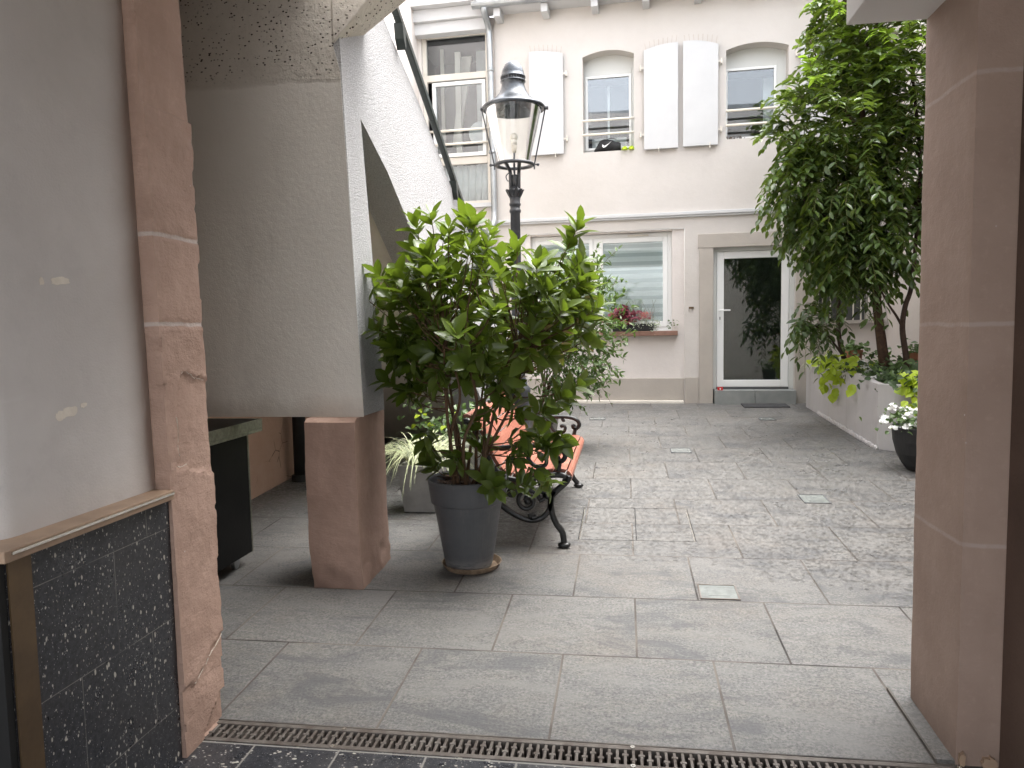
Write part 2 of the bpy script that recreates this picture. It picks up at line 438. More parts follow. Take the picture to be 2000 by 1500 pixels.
M['porcelain'] = mat('lamp_socket', (0.60, 0.55, 0.47), 0.4, 0.4)
M['interior'] = mat('room_interior', (0.05, 0.05, 0.058), 0.9)
M['interior_dark'] = mat('room_interior_dark', (0.10, 0.105, 0.10), 0.9)
M['door_dark'] = simple('painted_dark_interior', (0.030, 0.034, 0.030), (0.018, 0.020, 0.018), 2.5, 0.5, 0.3)  # dark of the room behind the door, given as a colour
M['dark_slot'] = mat('dark_slot', (0.01, 0.01, 0.01), 0.6)
M['curtain'] = plaster('white_curtain', (0.62, 0.64, 0.64), (0.5, 0.52, 0.53), 40, 0.1, 4, 1)

def glass(name, refl, rough=0.02, tint=(0.9, 0.93, 0.93)):
    m = bpy.data.materials.new(name)
    m.use_nodes = True
    nt = m.node_tree
    nt.nodes.remove(nt.nodes['Principled BSDF'])
    o = nt.nodes['Material Output']
    g = nt.nodes.new('ShaderNodeBsdfGlossy'); g.inputs['Roughness'].default_value = rough
    g.inputs['Color'].default_value = (0.95, 0.97, 1.0, 1)
    tr = nt.nodes.new('ShaderNodeBsdfTransparent'); tr.inputs['Color'].default_value = (*tint, 1)
    fr = nt.nodes.new('ShaderNodeLayerWeight'); fr.inputs['Blend'].default_value = 0.35
    mr = nt.nodes.new('ShaderNodeMapRange')
    mr.inputs[1].default_value = 0; mr.inputs[2].default_value = 1
    mr.inputs[3].default_value = refl; mr.inputs[4].default_value = 0.95
    nt.links.new(fr.outputs['Fresnel'], mr.inputs[0])
    mx = nt.nodes.new('ShaderNodeMixShader')
    nt.links.new(mr.outputs[0], mx.inputs[0]); nt.links.new(tr.outputs[0], mx.inputs[1]); nt.links.new(g.outputs[0], mx.inputs[2])
    nt.links.new(mx.outputs[0], o.inputs['Surface'])
    return m
M['glass'] = glass('window_glass', 0.07)
M['glass_dim'] = glass('dim_window_glass', 0.035)
M['glass_door'] = glass('door_glass', 0.02, 0.03, (0.85, 0.9, 0.86))
M['glass_blind'] = glass('blind_window_glass', 0.06)
M['glass_lamp'] = glass('lamp_glass', 0.015, 0.0, (0.97, 0.98, 0.97))
M['glass_floor'] = simple('frosted_glass_tile', (0.20, 0.215, 0.205), (0.14, 0.15, 0.145), 14, 0.25, 0.6)

def blind():
    m = mat('zebra_blind', (0.6, 0.65, 0.62), 0.8)
    t = NT(m)
    z = t.sep()[2]
    w = t.math('FRACT', t.math('MULTIPLY', z, 1 / 0.118))
    k = t.math('GREATER_THAN', w, 0.58)
    k2 = t.rmp(w, 0.0, 0.58, 1.0, 0.86)
    col = t.mix(k, (0.92, 0.96, 0.94), (0.60, 0.66, 0.65))
    col = t.mix(t.rmp(w, 0.52, 0.58, 0, 0.35), col, (0.6, 0.66, 0.64))
    return t.out(col)
M['blind'] = blind()

def bench_wood():
    m = mat('red_brown_painted_wood', (0.5, 0.2, 0.14), 0.45, 0.4)
    t = NT(m)
    g = t.noise(1.0, 6, 0.7, co=t.scale_co((70, 7, 70)))
    p = t.noise(22, 6, 0.75, co=t.scale_co((1, 0.5, 1)))
    col = t.mix(t.rmp(g, 0.35, 0.7), (0.235, 0.080, 0.052), (0.32, 0.130, 0.088))
    col = t.mix(t.rmp(p, 0.56, 0.64, 0, 0.6), col, (0.42, 0.235, 0.18))
    col = t.mix(t.rmp(p, 0.40, 0.33, 0, 0.7), col, (0.20, 0.055, 0.035))
    return t.out(col, t.rmp(p, 0.4, 0.7, 0.35, 0.6), t.bump(g, 0.3, 0.003))
M['bench_wood'] = bench_wood()

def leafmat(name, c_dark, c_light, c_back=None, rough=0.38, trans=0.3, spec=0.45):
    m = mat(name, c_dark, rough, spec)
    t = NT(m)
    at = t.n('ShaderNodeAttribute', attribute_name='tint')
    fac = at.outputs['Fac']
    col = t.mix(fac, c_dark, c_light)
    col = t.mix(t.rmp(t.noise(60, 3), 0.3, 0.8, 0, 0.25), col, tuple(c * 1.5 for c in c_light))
    if c_back:
        gb = t.n('ShaderNodeNewGeometry')
        col = t.mix(t.math('MULTIPLY', gb.outputs['Backfacing'], 0.7), col, c_back)
    t.out(col)
    tl = t.n('ShaderNodeBsdfTranslucent')
    t.link(t.mix(0.5, col, tuple(min(1, c * 2.2) for c in c_light)), tl.inputs['Color'])
    mx = t.n('ShaderNodeMixShader')
    mx.inputs[0].default_value = trans
    t.link(t.b.outputs[0], mx.inputs[1]); t.link(tl.outputs[0], mx.inputs[2])
    t.link(mx.outputs[0], t.t.nodes['Material Output'].inputs['Surface'])
    return m
M['leaf_bush'] = leafmat('glossy_bush_leaf', (0.020, 0.036, 0.007), (0.115, 0.170, 0.014), (0.09, 0.13, 0.025), 0.30, 0.30)
M['leaf_tree'] = leafmat('laurel_leaf', (0.020, 0.044, 0.010), (0.125, 0.185, 0.022), (0.05, 0.085, 0.03), 0.32, 0.22)
M['leaf_fresh'] = leafmat('fresh_shoot_leaf', (0.09, 0.17, 0.02), (0.22, 0.34, 0.03), None, 0.4, 0.35)
M['leaf_small'] = leafmat('small_shrub_leaf', (0.020, 0.044, 0.010), (0.085, 0.145, 0.024), (0.1, 0.16, 0.06), 0.4, 0.3)
M['leaf_lime'] = leafmat('lime_leaf', (0.19, 0.27, 0.015), (0.36, 0.46, 0.03), None, 0.5, 0.35)
M['leaf_red'] = leafmat('crimson_leaf', (0.07, 0.008, 0.018), (0.24, 0.045, 0.065), None, 0.5, 0.2)
M['leaf_pale'] = leafmat('variegated_leaf', (0.07, 0.10, 0.05), (0.50, 0.55, 0.42), None, 0.5, 0.2)
M['leaf_dark'] = leafmat('dark_fern_leaf', (0.015, 0.035, 0.012), (0.05, 0.085, 0.025), None, 0.5, 0.2)
M['grass_pale'] = leafmat('variegated_grass', (0.20, 0.26, 0.10), (0.62, 0.64, 0.42), None, 0.5, 0.25)
M['petal'] = leafmat('white_petal', (0.75, 0.75, 0.73), (0.85, 0.85, 0.84), None, 0.6, 0.3)
M['heather'] = leafmat('pink_heather', (0.35, 0.10, 0.10), (0.60, 0.25, 0.22), None, 0.7, 0.1)

# ------------------------------------------------------------------ mesh helpers
class MB:
    def __init__(s):
        s.v = []; s.f = []; s.t = []
    def add(s, V, F, tint=0.5):
        b = len(s.v)
        s.v += [tuple(p) for p in V]
        s.f += [tuple(b + i for i in q) for q in F]
        s.t += [tint] * len(F)
        return s
    def box(s, x0, x1, y0, y1, z0, z1):
        V = [(x, y, z) for z in (z0, z1) for y in (y0, y1) for x in (x0, x1)]
        return s.add(V, [(0, 2, 3, 1), (4, 5, 7, 6), (0, 1, 5, 4), (2, 6, 7, 3), (0, 4, 6, 2), (1, 3, 7, 5)])
    def hexa(s, P):               # eight corners in box order
        return s.add(P, [(0, 2, 3, 1), (4, 5, 7, 6), (0, 1, 5, 4), (2, 6, 7, 3), (0, 4, 6, 2), (1, 3, 7, 5)])
    def prism(s, poly, a, b, axis='y'):
        # poly of 2D points extruded along axis between a and b
        def mk(p, t):
            if axis == 'y': return (p[0], t, p[1])
            if axis == 'x': return (t, p[0], p[1])
            return (p[0], p[1], t)
        n = len(poly)
        V = [mk(p, a) for p in poly] + [mk(p, b) for p in poly]
        F = [tuple(range(n)), tuple(range(2 * n - 1, n - 1, -1))] + [(i, i + n, (i + 1) % n + n, (i + 1) % n) for i in range(n)]
        return s.add(V, F)
    def tube(s, pts, r, n=8, cap=True, tint=0.5, flat=None):
        pts = [Vector(p) for p in pts]
        if not hasattr(r, '__len__'): r = [r] * len(pts)
        V = []; F = []
        up = Vector((0, 0, 1))
        prev = None
        for i, p in enumerate(pts):
            d = (pts[min(i + 1, len(pts) - 1)] - pts[max(i - 1, 0)])
            if d.length < 1e-9: d = Vector((0, 0, 1))
            d.normalize()
            if prev is None:
                a = d.cross(up)
                if a.length < 0.1: a = d.cross(Vector((1, 0, 0)))
            else:
                a = prev - d * prev.dot(d)
                if a.length < 1e-6: a = d.cross(Vector((1, 0, 0)))
            a.normalize(); prev = a
            b = d.cross(a)
            for k in range(n):
                t = 2 * math.pi * k / n
                V.append(p + (a * math.cos(t) + b * math.sin(t)) * r[i])
        for i in range(len(pts) - 1):
            for k in range(n):
                F.append((i * n + k, i * n + (k + 1) % n, (i + 1) * n + (k + 1) % n, (i + 1) * n + k))
        if cap:
            F.append(tuple(range(n - 1, -1, -1))); F.append(tuple((len(pts) - 1) * n + k for k in range(n)))
        return s.add(V, F, tint)
    def lathe(s, prof, c=(0, 0, 0), n=48, closed=False):
        V = []; F = []
        for r, z in prof:
            for k in range(n):
                t = 2 * math.pi * k / n
                V.append((c[0] + r * math.cos(t), c[1] + r * math.sin(t), c[2] + z))
        m = len(prof)
        for i in range(m - 1 + (1 if closed else 0)):
            a = i; b = (i + 1) % m
            for k in range(n):
                F.append((a * n + k, a * n + (k + 1) % n, b * n + (k + 1) % n, b * n + k))
        if not closed:
            if prof[0][0] > 1e-6: F.append(tuple(range(n - 1, -1, -1)))
            if prof[-1][0] > 1e-6: F.append(tuple((m - 1) * n + k for k in range(n)))
        return s.add(V, F)
    def sphere(s, c, r, n=12, m=8, sc=(1, 1, 1)):
        V = []; F = []
        for i in range(m + 1):
            a = math.pi * i / m
            for k in range(n):
                t = 2 * math.pi * k / n
                V.append((c[0] + sc[0] * r * math.sin(a) * math.cos(t), c[1] + sc[1] * r * math.sin(a) * math.sin(t), c[2] + sc[2] * r * math.cos(a)))
        for i in range(m):
            for k in range(n):
                F.append((i * n + k, (i + 1) * n + k, (i + 1) * n + (k + 1) % n, i * n + (k + 1) % n))
        return s.add(V, F)
    def build(s, name, m, parent=None, smooth=False, bevel=0, tint=False, weld=False):
        me = bpy.data.meshes.new(name)
        me.from_pydata(s.v, [], s.f)
        me.validate()
        me.materials.append(M[m] if isinstance(m, str) else m)
        if tint and len(me.polygons) == len(s.t):
            a = me.attributes.new('tint', 'FLOAT', 'FACE')
            a.data.foreach_set('value', s.t)
        if smooth: me.polygons.foreach_set('use_smooth', [True] * len(me.polygons))
        me.update()
        o = bpy.data.objects.new(name, me)
        C.objects.link(o)
        if parent: o.parent = parent
        if bevel:
            b = o.modifiers.new('bevel', 'BEVEL'); b.width = bevel; b.segments = 2; b.limit_method = 'ANGLE'
        if smooth == 'auto':
            pass
        return o

def tag(o, label=None, cat=None, group=None, kind=None):
    if label: o['label'] = label
    if cat: o['category'] = cat
    if group: o['group'] = group
    if kind: o['kind'] = kind
    return o
def thing(name, label, cat, loc=(0, 0, 0), rz=0, group=None):
    o = bpy.data.objects.new(name, None)
    o.empty_display_size = 0.1
    C.objects.link(o)
    o.location = loc; o.rotation_euler = (0, 0, rz)
    return tag(o, label, cat, group)
def crspline(P, k=6):
    P = [Vector(p) for p in P]
    Q = [2 * P[0] - P[1]] + P + [2 * P[-1] - P[-2]]
    out = []
    for i in range(1, len(Q) - 2):
        for j in range(k):
            t = j / k
            a, b, c, d = Q[i - 1], Q[i], Q[i + 1], Q[i + 2]
            out.append(0.5 * ((2 * b) + (c - a) * t + (2 * a - 5 * b + 4 * c - d) * t * t + (3 * b - a - 3 * c + d) * t ** 3))
    out.append(P[-1])
    return out

# leaves: many small bent, folded blades in one mesh
def leafset(mb, L):
    """L: list of (origin, dir, normal, length, width, tint, droop)"""
    for o, d, n, ln, w, ti, dr in L:
        d = d.normalized()
        n = (n - d * n.dot(d))
        if n.length < 1e-4: n = d.orthogonal()
        n.normalize()
        sd = d.cross(n)
        V = [o]
        for t, ww in ((0.22, 0.72), (0.52, 1.0), (0.8, 0.58)):
            c = o + d * (ln * t) - n * (dr * ln * t * t)
            e = w * 0.5 * ww
            V += [c + sd * e + n * (e * 0.35), c, c - sd * e + n * (e * 0.35)]
        V.append(o + d * ln * 0.98 - n * (dr * ln))
        F = [(0, 2, 1), (0, 3, 2), (1, 2, 5, 4), (2, 3, 6, 5), (4, 5, 8, 7), (5, 6, 9, 8), (7, 8, 10), (8, 9, 10)]
        mb.add(V, F, ti)
def rv(s=1.0):
    return Vector((R.gauss(0, s), R.gauss(0, s), R.gauss(0, s)))
def rsphere():
    v = rv()
    return v.normalized()

# ------------------------------------------------------------------ ground
mb = MB()
mb.add([(-60, -60, gz(-60, -60) - 0.5), (60, -60, gz(60, -60) - 0.5), (60, 60, gz(60, 60) - 0.5), (-60, 60, gz(-60, 60) - 0.5)], [(0, 1, 2, 3)])
g = mb.build('ground', 'trough'); tag(g, kind='structure')
def slope_sheet(name, x0, x1, y0, y1, m, dz=0):
    b = MB()
    b.add([(x, y, gz(x, y) + dz) for x, y in ((x0, y0), (x1, y0), (x1, y1), (x0, y1))] + [(x, y, gz(x, y) + dz - 0.3) for x, y in ((x0, y0), (x1, y0), (x1, y1), (x0, y1))],
          [(0, 1, 2, 3), (7, 6, 5, 4), (0, 4, 5, 1), (1, 5, 6, 2), (2, 6, 7, 3), (3, 7, 4, 0)])
    o = b.build(name, m)
    tag(o, kind='structure')
    return o
slope_sheet('paving', -6, 7, 2.362, 14, 'paving')
slope_sheet('passage_floor', -6, 7, -0.8, 2.236, 'terrazzo_floor')
slope_sheet('street', -30, 30, -25, -0.804, 'street')  # unseen street, added pale to bounce light into the passage

# drain channel with cast grate
dr = thing('drain_grate', 'long rusty cast drain grate crossing the passage between dark terrazzo and grey paving', 'drain grate', (0, 2.3, gz(0, 2.3)))
b = MB(); b.box(-1.47, 1.3, -0.066, 0.066, -0.10, -0.075); b.build('channel', 'trough', dr)
b = MB()
for y0, y1 in ((-0.064, -0.044), (0.041, 0.062)):
    b.hexa([(x, y, gz(x, 0) + z) for z in (-0.05, 0.001) for y in (y0, y1) for x in (-1.46, 1.3)])
b.build('frame', 'grate', dr, bevel=0.002)
b = MB()
x = -1.445
i = 0
while x < 1.3:
    z = gz(x, 0)
    b.hexa([(xx, y, z + zz) for zz in (-0.03, -0.002) for y in (-0.045, 0.042) for xx in (x - 0.0052, x + 0.0052)])
    k = (i % 2) * 2 - 1
    yk = 0.012 * k
    b.hexa([(xx, y, z + zz) for zz in (-0.025, -0.0005) for y in (yk - 0.006, yk + 0.006) for xx in (x - 0.0105, x + 0.0105)])
    x += 0.0262; i += 1
gb = b.build('bars', 'grate', dr, bevel=0.002)
b = MB()
for xs in (-0.96, 0.04, 1.04):
    for y in (-0.054, 0.052):
        b = MB(); b.lathe([(0.008, 0.0), (0.008, 0.004), (0.004, 0.004), (0.004, 0.001)], (xs - 0.02, y, gz(xs, 0)), 12); b.build('screw', 'alu', dr)

# glass floor lights
def floor_light(x0, x1, y0, y1, label):
    cx, cy = (x0 + x1) / 2, (y0 + y1) / 2
    t = thing('floor_light', label, 'floor light', (cx, cy, gz(cx, cy)), 0, 'square glass lights let into the paving')
    w, d = (x1 - x0) / 2, (y1 - y0) / 2
    def q(mb, a, bb, c, dd, z0, z1):
        mb.hexa([(xx, yy, gz(xx, yy) + z) for z in (z0, z1) for yy in (c, dd) for xx in (a, bb)])
    b = MB(); q(b, -w + 0.008, w - 0.008, -d + 0.008, d - 0.008, 0.001, 0.004); b.build('glass', 'glass_floor', t)
    b = MB(); q(b, -w * 0.55, w * 0.55, -d * 0.55, d * 0.55, 0.0045, 0.0055); b.build('diffuser', 'glass_floor', t)
    b = MB()
    q(b, -w, w, -d, -d + 0.008, 0.001, 0.006); q(b, -w, w, d - 0.008, d, 0.001, 0.006)
    q(b, -w, -w + 0.008, -d + 0.008, d - 0.008, 0.001, 0.006); q(b, w - 0.008, w, -d + 0.008, d - 0.008, 0.001, 0.006)
    b.build('rim', 'pot_grey', t)
floor_light(0.36, 0.55, 3.575, 3.757, 'largest square glass floor light, nearest the passage and the drain grate')
floor_light(1.24, 1.42, 5.29, 5.51, 'square glass floor light in the wet paving left of the black bowl pot')
floor_light(0.43, 0.62, 6.94, 7.15, 'small square glass floor light midway across the courtyard beyond the bench')
floor_light(1.55, 1.73, 8.735, 8.90, 'far square glass floor light in front of the doormat')
floor_light(-0.42, -0.23, 8.8, 8.97, 'far square glass floor light near the house wall beyond the bench')
# access cover
ac = thing('access_cover', 'square access cover of paving slabs in a bright metal frame in front of the bench', 'access cover', (0.067, 4.77, gz(0.067, 4.77)))
b = MB()
def q(mb, a, bb, c, dd, z0, z1):
    mb.hexa([(xx, yy, gz(xx, yy) + z) for z in (z0, z1) for yy in (c, dd) for xx in (a, bb)])
q(b, -0.35, -0.343, -0.345, 0.345, 0.0005, 0.0025); b.build('frame_edge', 'alu', ac)
b = MB(); q(b, 0.343, 0.35, -0.345, 0.345, 0.0005, 0.0025); b.build('frame_edge', 'alu', ac)
b = MB()
q(b, -0.343, 0.343, -0.345, -0.341, 0.0002, 0.001); q(b, -0.343, 0.343, 0.341, 0.345, 0.0002, 0.001); q(b, -0.003, 0.003, -0.341, 0.341, 0.0002, 0.001)
q(b, -0.356, -0.350, -0.345, 0.345, 0.0002, 0.001); q(b, 0.350, 0.356, -0.345, 0.345, 0.0002, 0.001)
b.build('joint', 'dark_slot', ac)

# ------------------------------------------------------------------ rough stone
def rough_block(name, m, parent, corner, nx, ny, nz, disp):
    """corner(u,v,w)->Vector with u,v,w in 0..1; disp(p, face)->offset vector"""
    V = {}; F = []; vl = []
    def vid(i, j, k):
        key = (i, j, k)
        if key not in V:
            p = corner(i / nx, j / ny, k / nz)
            on = Vector(((-1 if i == 0 else 1 if i == nx else 0), (-1 if j == 0 else 1 if j == ny else 0), (-1 if k == 0 else 1 if k == nz else 0)))
            V[key] = len(vl); vl.append(p + disp(p, on))
        return V[key]
    for k in range(nz):
        for i in range(nx):
            for j, r in ((0, 0), (ny, 1)):
                q_ = (vid(i, j, k), vid(i + 1, j, k), vid(i + 1, j, k + 1), vid(i, j, k + 1))
                F.append(q_ if not r else q_[::-1])
        for j in range(ny):
            for i, r in ((0, 1), (nx, 0)):
                q_ = (vid(i, j, k), vid(i, j + 1, k), vid(i, j + 1, k + 1), vid(i, j, k + 1))
                F.append(q_ if not r else q_[::-1])
    for i in range(nx):
        for j in range(ny):
            F.append((vid(i, j, nz), vid(i + 1, j, nz), vid(i + 1, j + 1, nz), vid(i, j + 1, nz)))
    b = MB(); b.add(vl, F)
    o = b.build(name, m, parent, smooth=True)
    o.data.set_sharp_from_angle(angle=math.radians(42))
    return o
def nz3(p, s, seed=0):
    return noise.noise(Vector((p[0] * s + seed, p[1] * s, p[2] * s)))

# left sandstone pillar: the courtyard side is bumpy, chipped and partly flaked
def inside(poly, x, y):
    c = False
    n = len(poly)
    for i in range(n):
        x1, y1 = poly[i]; x2, y2 = poly[(i + 1) % n]
        if (y1 > y) != (y2 > y) and x < (x2 - x1) * (y - y1) / (y2 - y1) + x1: c = not c
    return c
flake = [(2.225, 1.335), (2.26, 1.36), (2.30, 1.335), (2.42, 1.315), (2.42, 0.98), (2.245, 1.03), (2.19, 1.045), (2.20, 1.16), (2.19, 1.20), (2.215, 1.28)]
flake2 = [(2.10, 0.33), (2.20, 0.30), (2.28, 0.345), (2.34, 0.39), (2.42, 0.42), (2.42, 0.0), (2.10, 0.0)]
def lcorner(u, v, w):
    z = 0.02 + w * 3.25
    lean = -0.016 * (z - 0.3)
    x0, x1 = -1.80, -1.438 + lean - (0.012 if z > 2.2 else 0)
    return Vector((x0 + (x1 - x0) * u, 2.137 + (2.385 - 2.137) * v, z))
def ldisp(p, on):
    a = nz3(p, 4, 3) * 0.004 + nz3(p, 22, 8) * 0.0018 + nz3(p, 60, 1) * 0.0012
    o = Vector((a * (1 if on[0] > 0 else 0), on[1] * (a + nz3(p, 30, 5) * 0.002), 0))
    if on[0] > 0:
        yy = p[1] + nz3(p, 40, 9) * 0.012; zz = p[2] + nz3(p, 40, 12) * 0.012
        if inside(flake, yy, zz): o.x -= 0.009
        if inside(flake2, yy, zz): o.x -= 0.009
        for zj in (1.515, 1.80):
            o.x -= 0.005 * math.exp(-((p[2] - zj) / 0.008) ** 2)
        # hollow knocked out by the drain
        if p[2] < 0.20 and p[1] > 2.22: o.x -= 0.016 * (1 if inside([(2.24, 0.08), (2.41, 0.08), (2.41, 0.19), (2.36, 0.195), (2.30, 0.15)], yy, zz) else 0)
        if abs(on[1]) > 0:                                 # worn arris
            ch = max(0, nz3(p, 14, 21) - 0.25) * 0.06
            o.x -= ch; o.y -= on[1] * ch
            if 0.27 < p[2] < 0.31 and on[1] > 0: o.x -= 0.02; o.y -= 0.02
    return o
pl = thing('sandstone_pillar', 'old pinkish sandstone pillar at the left of the passage, chipped and flaking above the drain', 'pillar', (0, 0, 0))
rough_block('shaft', 'sand_l', pl, lcorner, 6, 26, 340, ldisp)

b = MB()
for P_ in (crspline([(0, y, z) for y, z in [(2.205, 1.27), (2.225, 1.335), (2.26, 1.36), (2.30, 1.335), (2.365, 1.322)]], 6), crspline([(0, y, z) for y, z in [(2.185, 1.05), (2.205, 1.045), (2.235, 1.045)]], 5), crspline([(0, y, z) for y, z in [(2.195, 1.21), (2.20, 1.17), (2.195, 1.12), (2.20, 1.08)]], 5),
          crspline([(0, y, z) for y, z in [(2.20, 0.302), (2.26, 0.335), (2.31, 0.365), (2.375, 0.40)]], 6)):
    Q_ = []
    for k, p_ in enumerate(P_):
        yy = p_.y + 0.006 * nz3((p_.y, p_.z, 0), 60, 3); zz = p_.z + 0.006 * nz3((p_.y, p_.z, 4), 60, 7)
        c_ = lcorner(1, (yy - 2.137) / 0.248, (zz - 0.02) / 3.25)
        d_ = nz3(c_, 4, 3) * 0.004 + nz3(c_, 22, 8) * 0.0018
        Q_.append((c_.x + d_ - 0.0015, yy, zz))
    b.tube(Q_, [0.0006 + 0.0018 * abs(nz3((k_, 0, 2), 0.7, 1)) for k_ in range(len(Q_))], 5)
b.build('chipped_edge', 'tape', pl)
# left passage wall: plaster above, dark terrazzo wainscot below
lw = thing('passage_wall', 'white plaster passage wall with dark terrazzo wainscot left of the pillar', 'wall')
b = MB()
nseg = 10
c0 = Vector((-1.508, 1.53)); pts = []
for i in range(nseg + 1):
    a = math.pi / 2 * i / nseg
    pts.append((c0.x - 0.07 + 0.07 * math.sin(a) , 1.53 + 0.07 - 0.07 * math.cos(a)))
poly = [(-3.2, 1.53)] + [(-1.578 + 0.07 * math.sin(math.pi / 2 * i / nseg), 1.60 - 0.07 * math.cos(math.pi / 2 * i / nseg)) for i in range(nseg + 1)] + [(-1.50, 2.136), (-3.2, 2.136)]
b = MB()
n = len(poly)
V = [(x, y, 0.94) for x, y in poly] + [(x - 0.016 * 2.4, y, 3.3) for x, y in poly]
b.add(V, [(i, (i + 1) % n, (i + 1) % n + n, i + n) for i in range(n)])
b.build('plaster', 'passage_plaster', lw, smooth=True)
b = MB(); b.box(-1.80, -1.458, 1.50, 2.134, -0.05, 0.945); b.build('wainscot', 'terrazzo_wall', lw)
b = MB(); b.box(-3.2, -1.80, 1.50, 2.134, -0.05, 0.945); b.build('wainscot', 'terrazzo_wall', lw)
b = MB(); b.hexa([(x, y, z) for z in (0.955, 0.985) for y in (1.47, 2.125) for x in (-1.62, -1.428)]); b.box(-3.2, -1.62, 1.47, 1.62, 0.955, 0.985)
b.build('ledge', 'ledge', lw, bevel=0.003)
b = MB(); b.box(-1.4275, -1.4245, 1.49, 2.12, 0.972, 0.979); b.build('metal_strip', 'alu', lw)
b = MB(); b.box(-1.4575, -1.4525, 1.503, 1.572, -0.05, 0.95); b.build('corner_trim', 'brass', lw)
b = MB(); b.box(-1.497, -1.4585, 1.478, 1.4985, -0.05, 0.95); b.build('gap_shade_strip', 'dark_slot', lw)  # solid black strip, painted as the shade of an open gap
def blob(cx, cy, w, h, nrm, ang, seed, n=40):
    P = []
    for i in range(n):
        a = 2 * math.pi * i / n
        sx = math.copysign(abs(math.cos(a)) ** 0.6, math.cos(a)) * w * (1 + 0.30 * noise.noise(Vector((math.cos(a) * 1.6 + seed, math.sin(a) * 1.6, 0))))
        sy = math.copysign(abs(math.sin(a)) ** 0.6, math.sin(a)) * h * (1 + 0.5 * noise.noise(Vector((math.cos(a) * 2.5 + seed, math.sin(a) * 2.5, 7))))
        P.append((cx + sx * math.cos(ang) - sy * math.sin(ang), cy + sx * math.sin(ang) + sy * math.cos(ang)))
    return P
b = MB()
for cy, cz, w, h, an, sd in ((1.80, 1.632, 0.034, 0.009, 0.06, 1), (1.738, 1.628, 0.007, 0.009, 0, 2), (1.80, 1.275, 0.030, 0.012, 0.10, 3), (1.765, 1.268, 0.016, 0.012, 0.3, 9), (1.852, 1.288, 0.012, 0.006, 0.1, 4)):
    P = blob(cy, cz, w, h, None, an, sd)
    xw = -1.5035 - 0.0163 * (cz - 0.94)
    n0 = len(b.v)
    b.prism(P, 0, 1, 'x')
    for i in range(n0, len(b.v)):
        f_, yy, zz = b.v[i]
        b.v[i] = (-1.5050 + (yy - 1.8) * 0.0149 - 0.01627 * (zz - 0.94) + (0.0007 if f_ else -0.004), yy, zz)
b.build('plaster_patch', 'tape', lw)
# dark recess closing the left side towards the street
b = MB(); b.box(-3.3, -3.2, -1.5, 2.13, -0.3, 3.4); b.build('back_wall', 'passage_plaster', lw)

# right pillar and wall
pr = thing('sandstone_pillar', 'smooth brown painted sandstone pillar at the right of the passage with pale mortar joints', 'pillar', (0, 0, 0))
def rcorner(u, v, w):
    z = 0.02 + w * 2.98
    return Vector((1.012 + (1.61 - 1.012) * u, 2.365 + (2.745 - 2.365) * v, z))
def rdisp(p, on):
    a = nz3(p, 3, 40) * 0.002 + nz3(p, 20, 48) * 0.0012
    e = 0.003 if (abs(on[0]) + abs(on[1]) > 1) else 0
    return Vector((on[0] * (a - e), on[1] * (a - e), 0))
rough_block('shaft', 'sand_r', pr, rcorner, 16, 16, 150, rdisp)
b = MB()
b.prism(blob(1.028, 0.125, 0.008, 0.02, None, 0, 5), 2.352, 2.3655, 'y'); b.prism(blob(1.105, 0.115, 0.022, 0.020, None, 0.5, 6), 2.350, 2.3655, 'y')
b.build('bare_patch', 'ledge', pr)
rw = thing('passage_wall', 'dark brown passage wall running towards the viewer at the far right edge', 'wall')
b = MB(); b.box(1.135, 1.6, -1.5, 2.36, -0.5, 3.4); b.build('wall', 'brown_wall', rw)
b = MB(); b.hexa([(x, y, gz(x, y) + z) for z in (-0.02, 0.012) for y in (2.37, 2.80) for x in (0.955, 1.02)]); 
o = b.build('kerb_stone', 'paving'); tag(o, 'thin stone edging strip along the foot of the right pillar', 'kerb stone')

# building above the passage
ub = thing('passage_building', 'pale rendered building spanning above the passage, its soffit corner seen at the top right', 'building')
b = MB(); b.prism([(-3.2, -2.0), (3.6, -2.0), (3.6, 2.6), (1.2, 2.74), (-1.35, 3.3), (-1.62, 3.72), (-3.2, 3.72)], 3.22, 3.45, 'z'); b.build('ceiling', 'passage_plaster', ub)
b = MB(); b.prism([(-3.2, 2.4), (3.6, 2.3), (3.6, 2.6), (1.2, 2.74), (-1.35, 3.3), (-1.62, 3.72), (-3.2, 3.72)], 3.452, 6.4, 'z'); b.build('upper_wall', 'rear_render', ub)
b = MB(); b.box(0.755, 1.6, 2.20, 2.735, 2.492, 3.215); b.build('corbel', 'rear_render', ub, bevel=0.004)
b = MB(); b.prism([(-3.3, -1.8), (3.7, -1.8), (3.7, 2.5), (-3.3, 3.3)], 6.401, 6.5, 'z'); b.build('roof', 'zinc', ub)
for xs, zs in ((-1.6, 4.6), (0.3, 4.6), (2.2, 4.6)):
    ye = 3.3 - (xs + 1.35) * 0.2196 if xs > -1.35 else 3.7
    b = MB(); b.box(xs - 0.35, xs + 0.35, ye - 0.2, ye + 0.10, zs, zs + 1.1); b.build('window', 'interior', ub)
b = MB(); b.box(1.6, 3.7, 2.6, 3.0, -0.3, 3.4); b.build('wall', 'side_wall', ub)

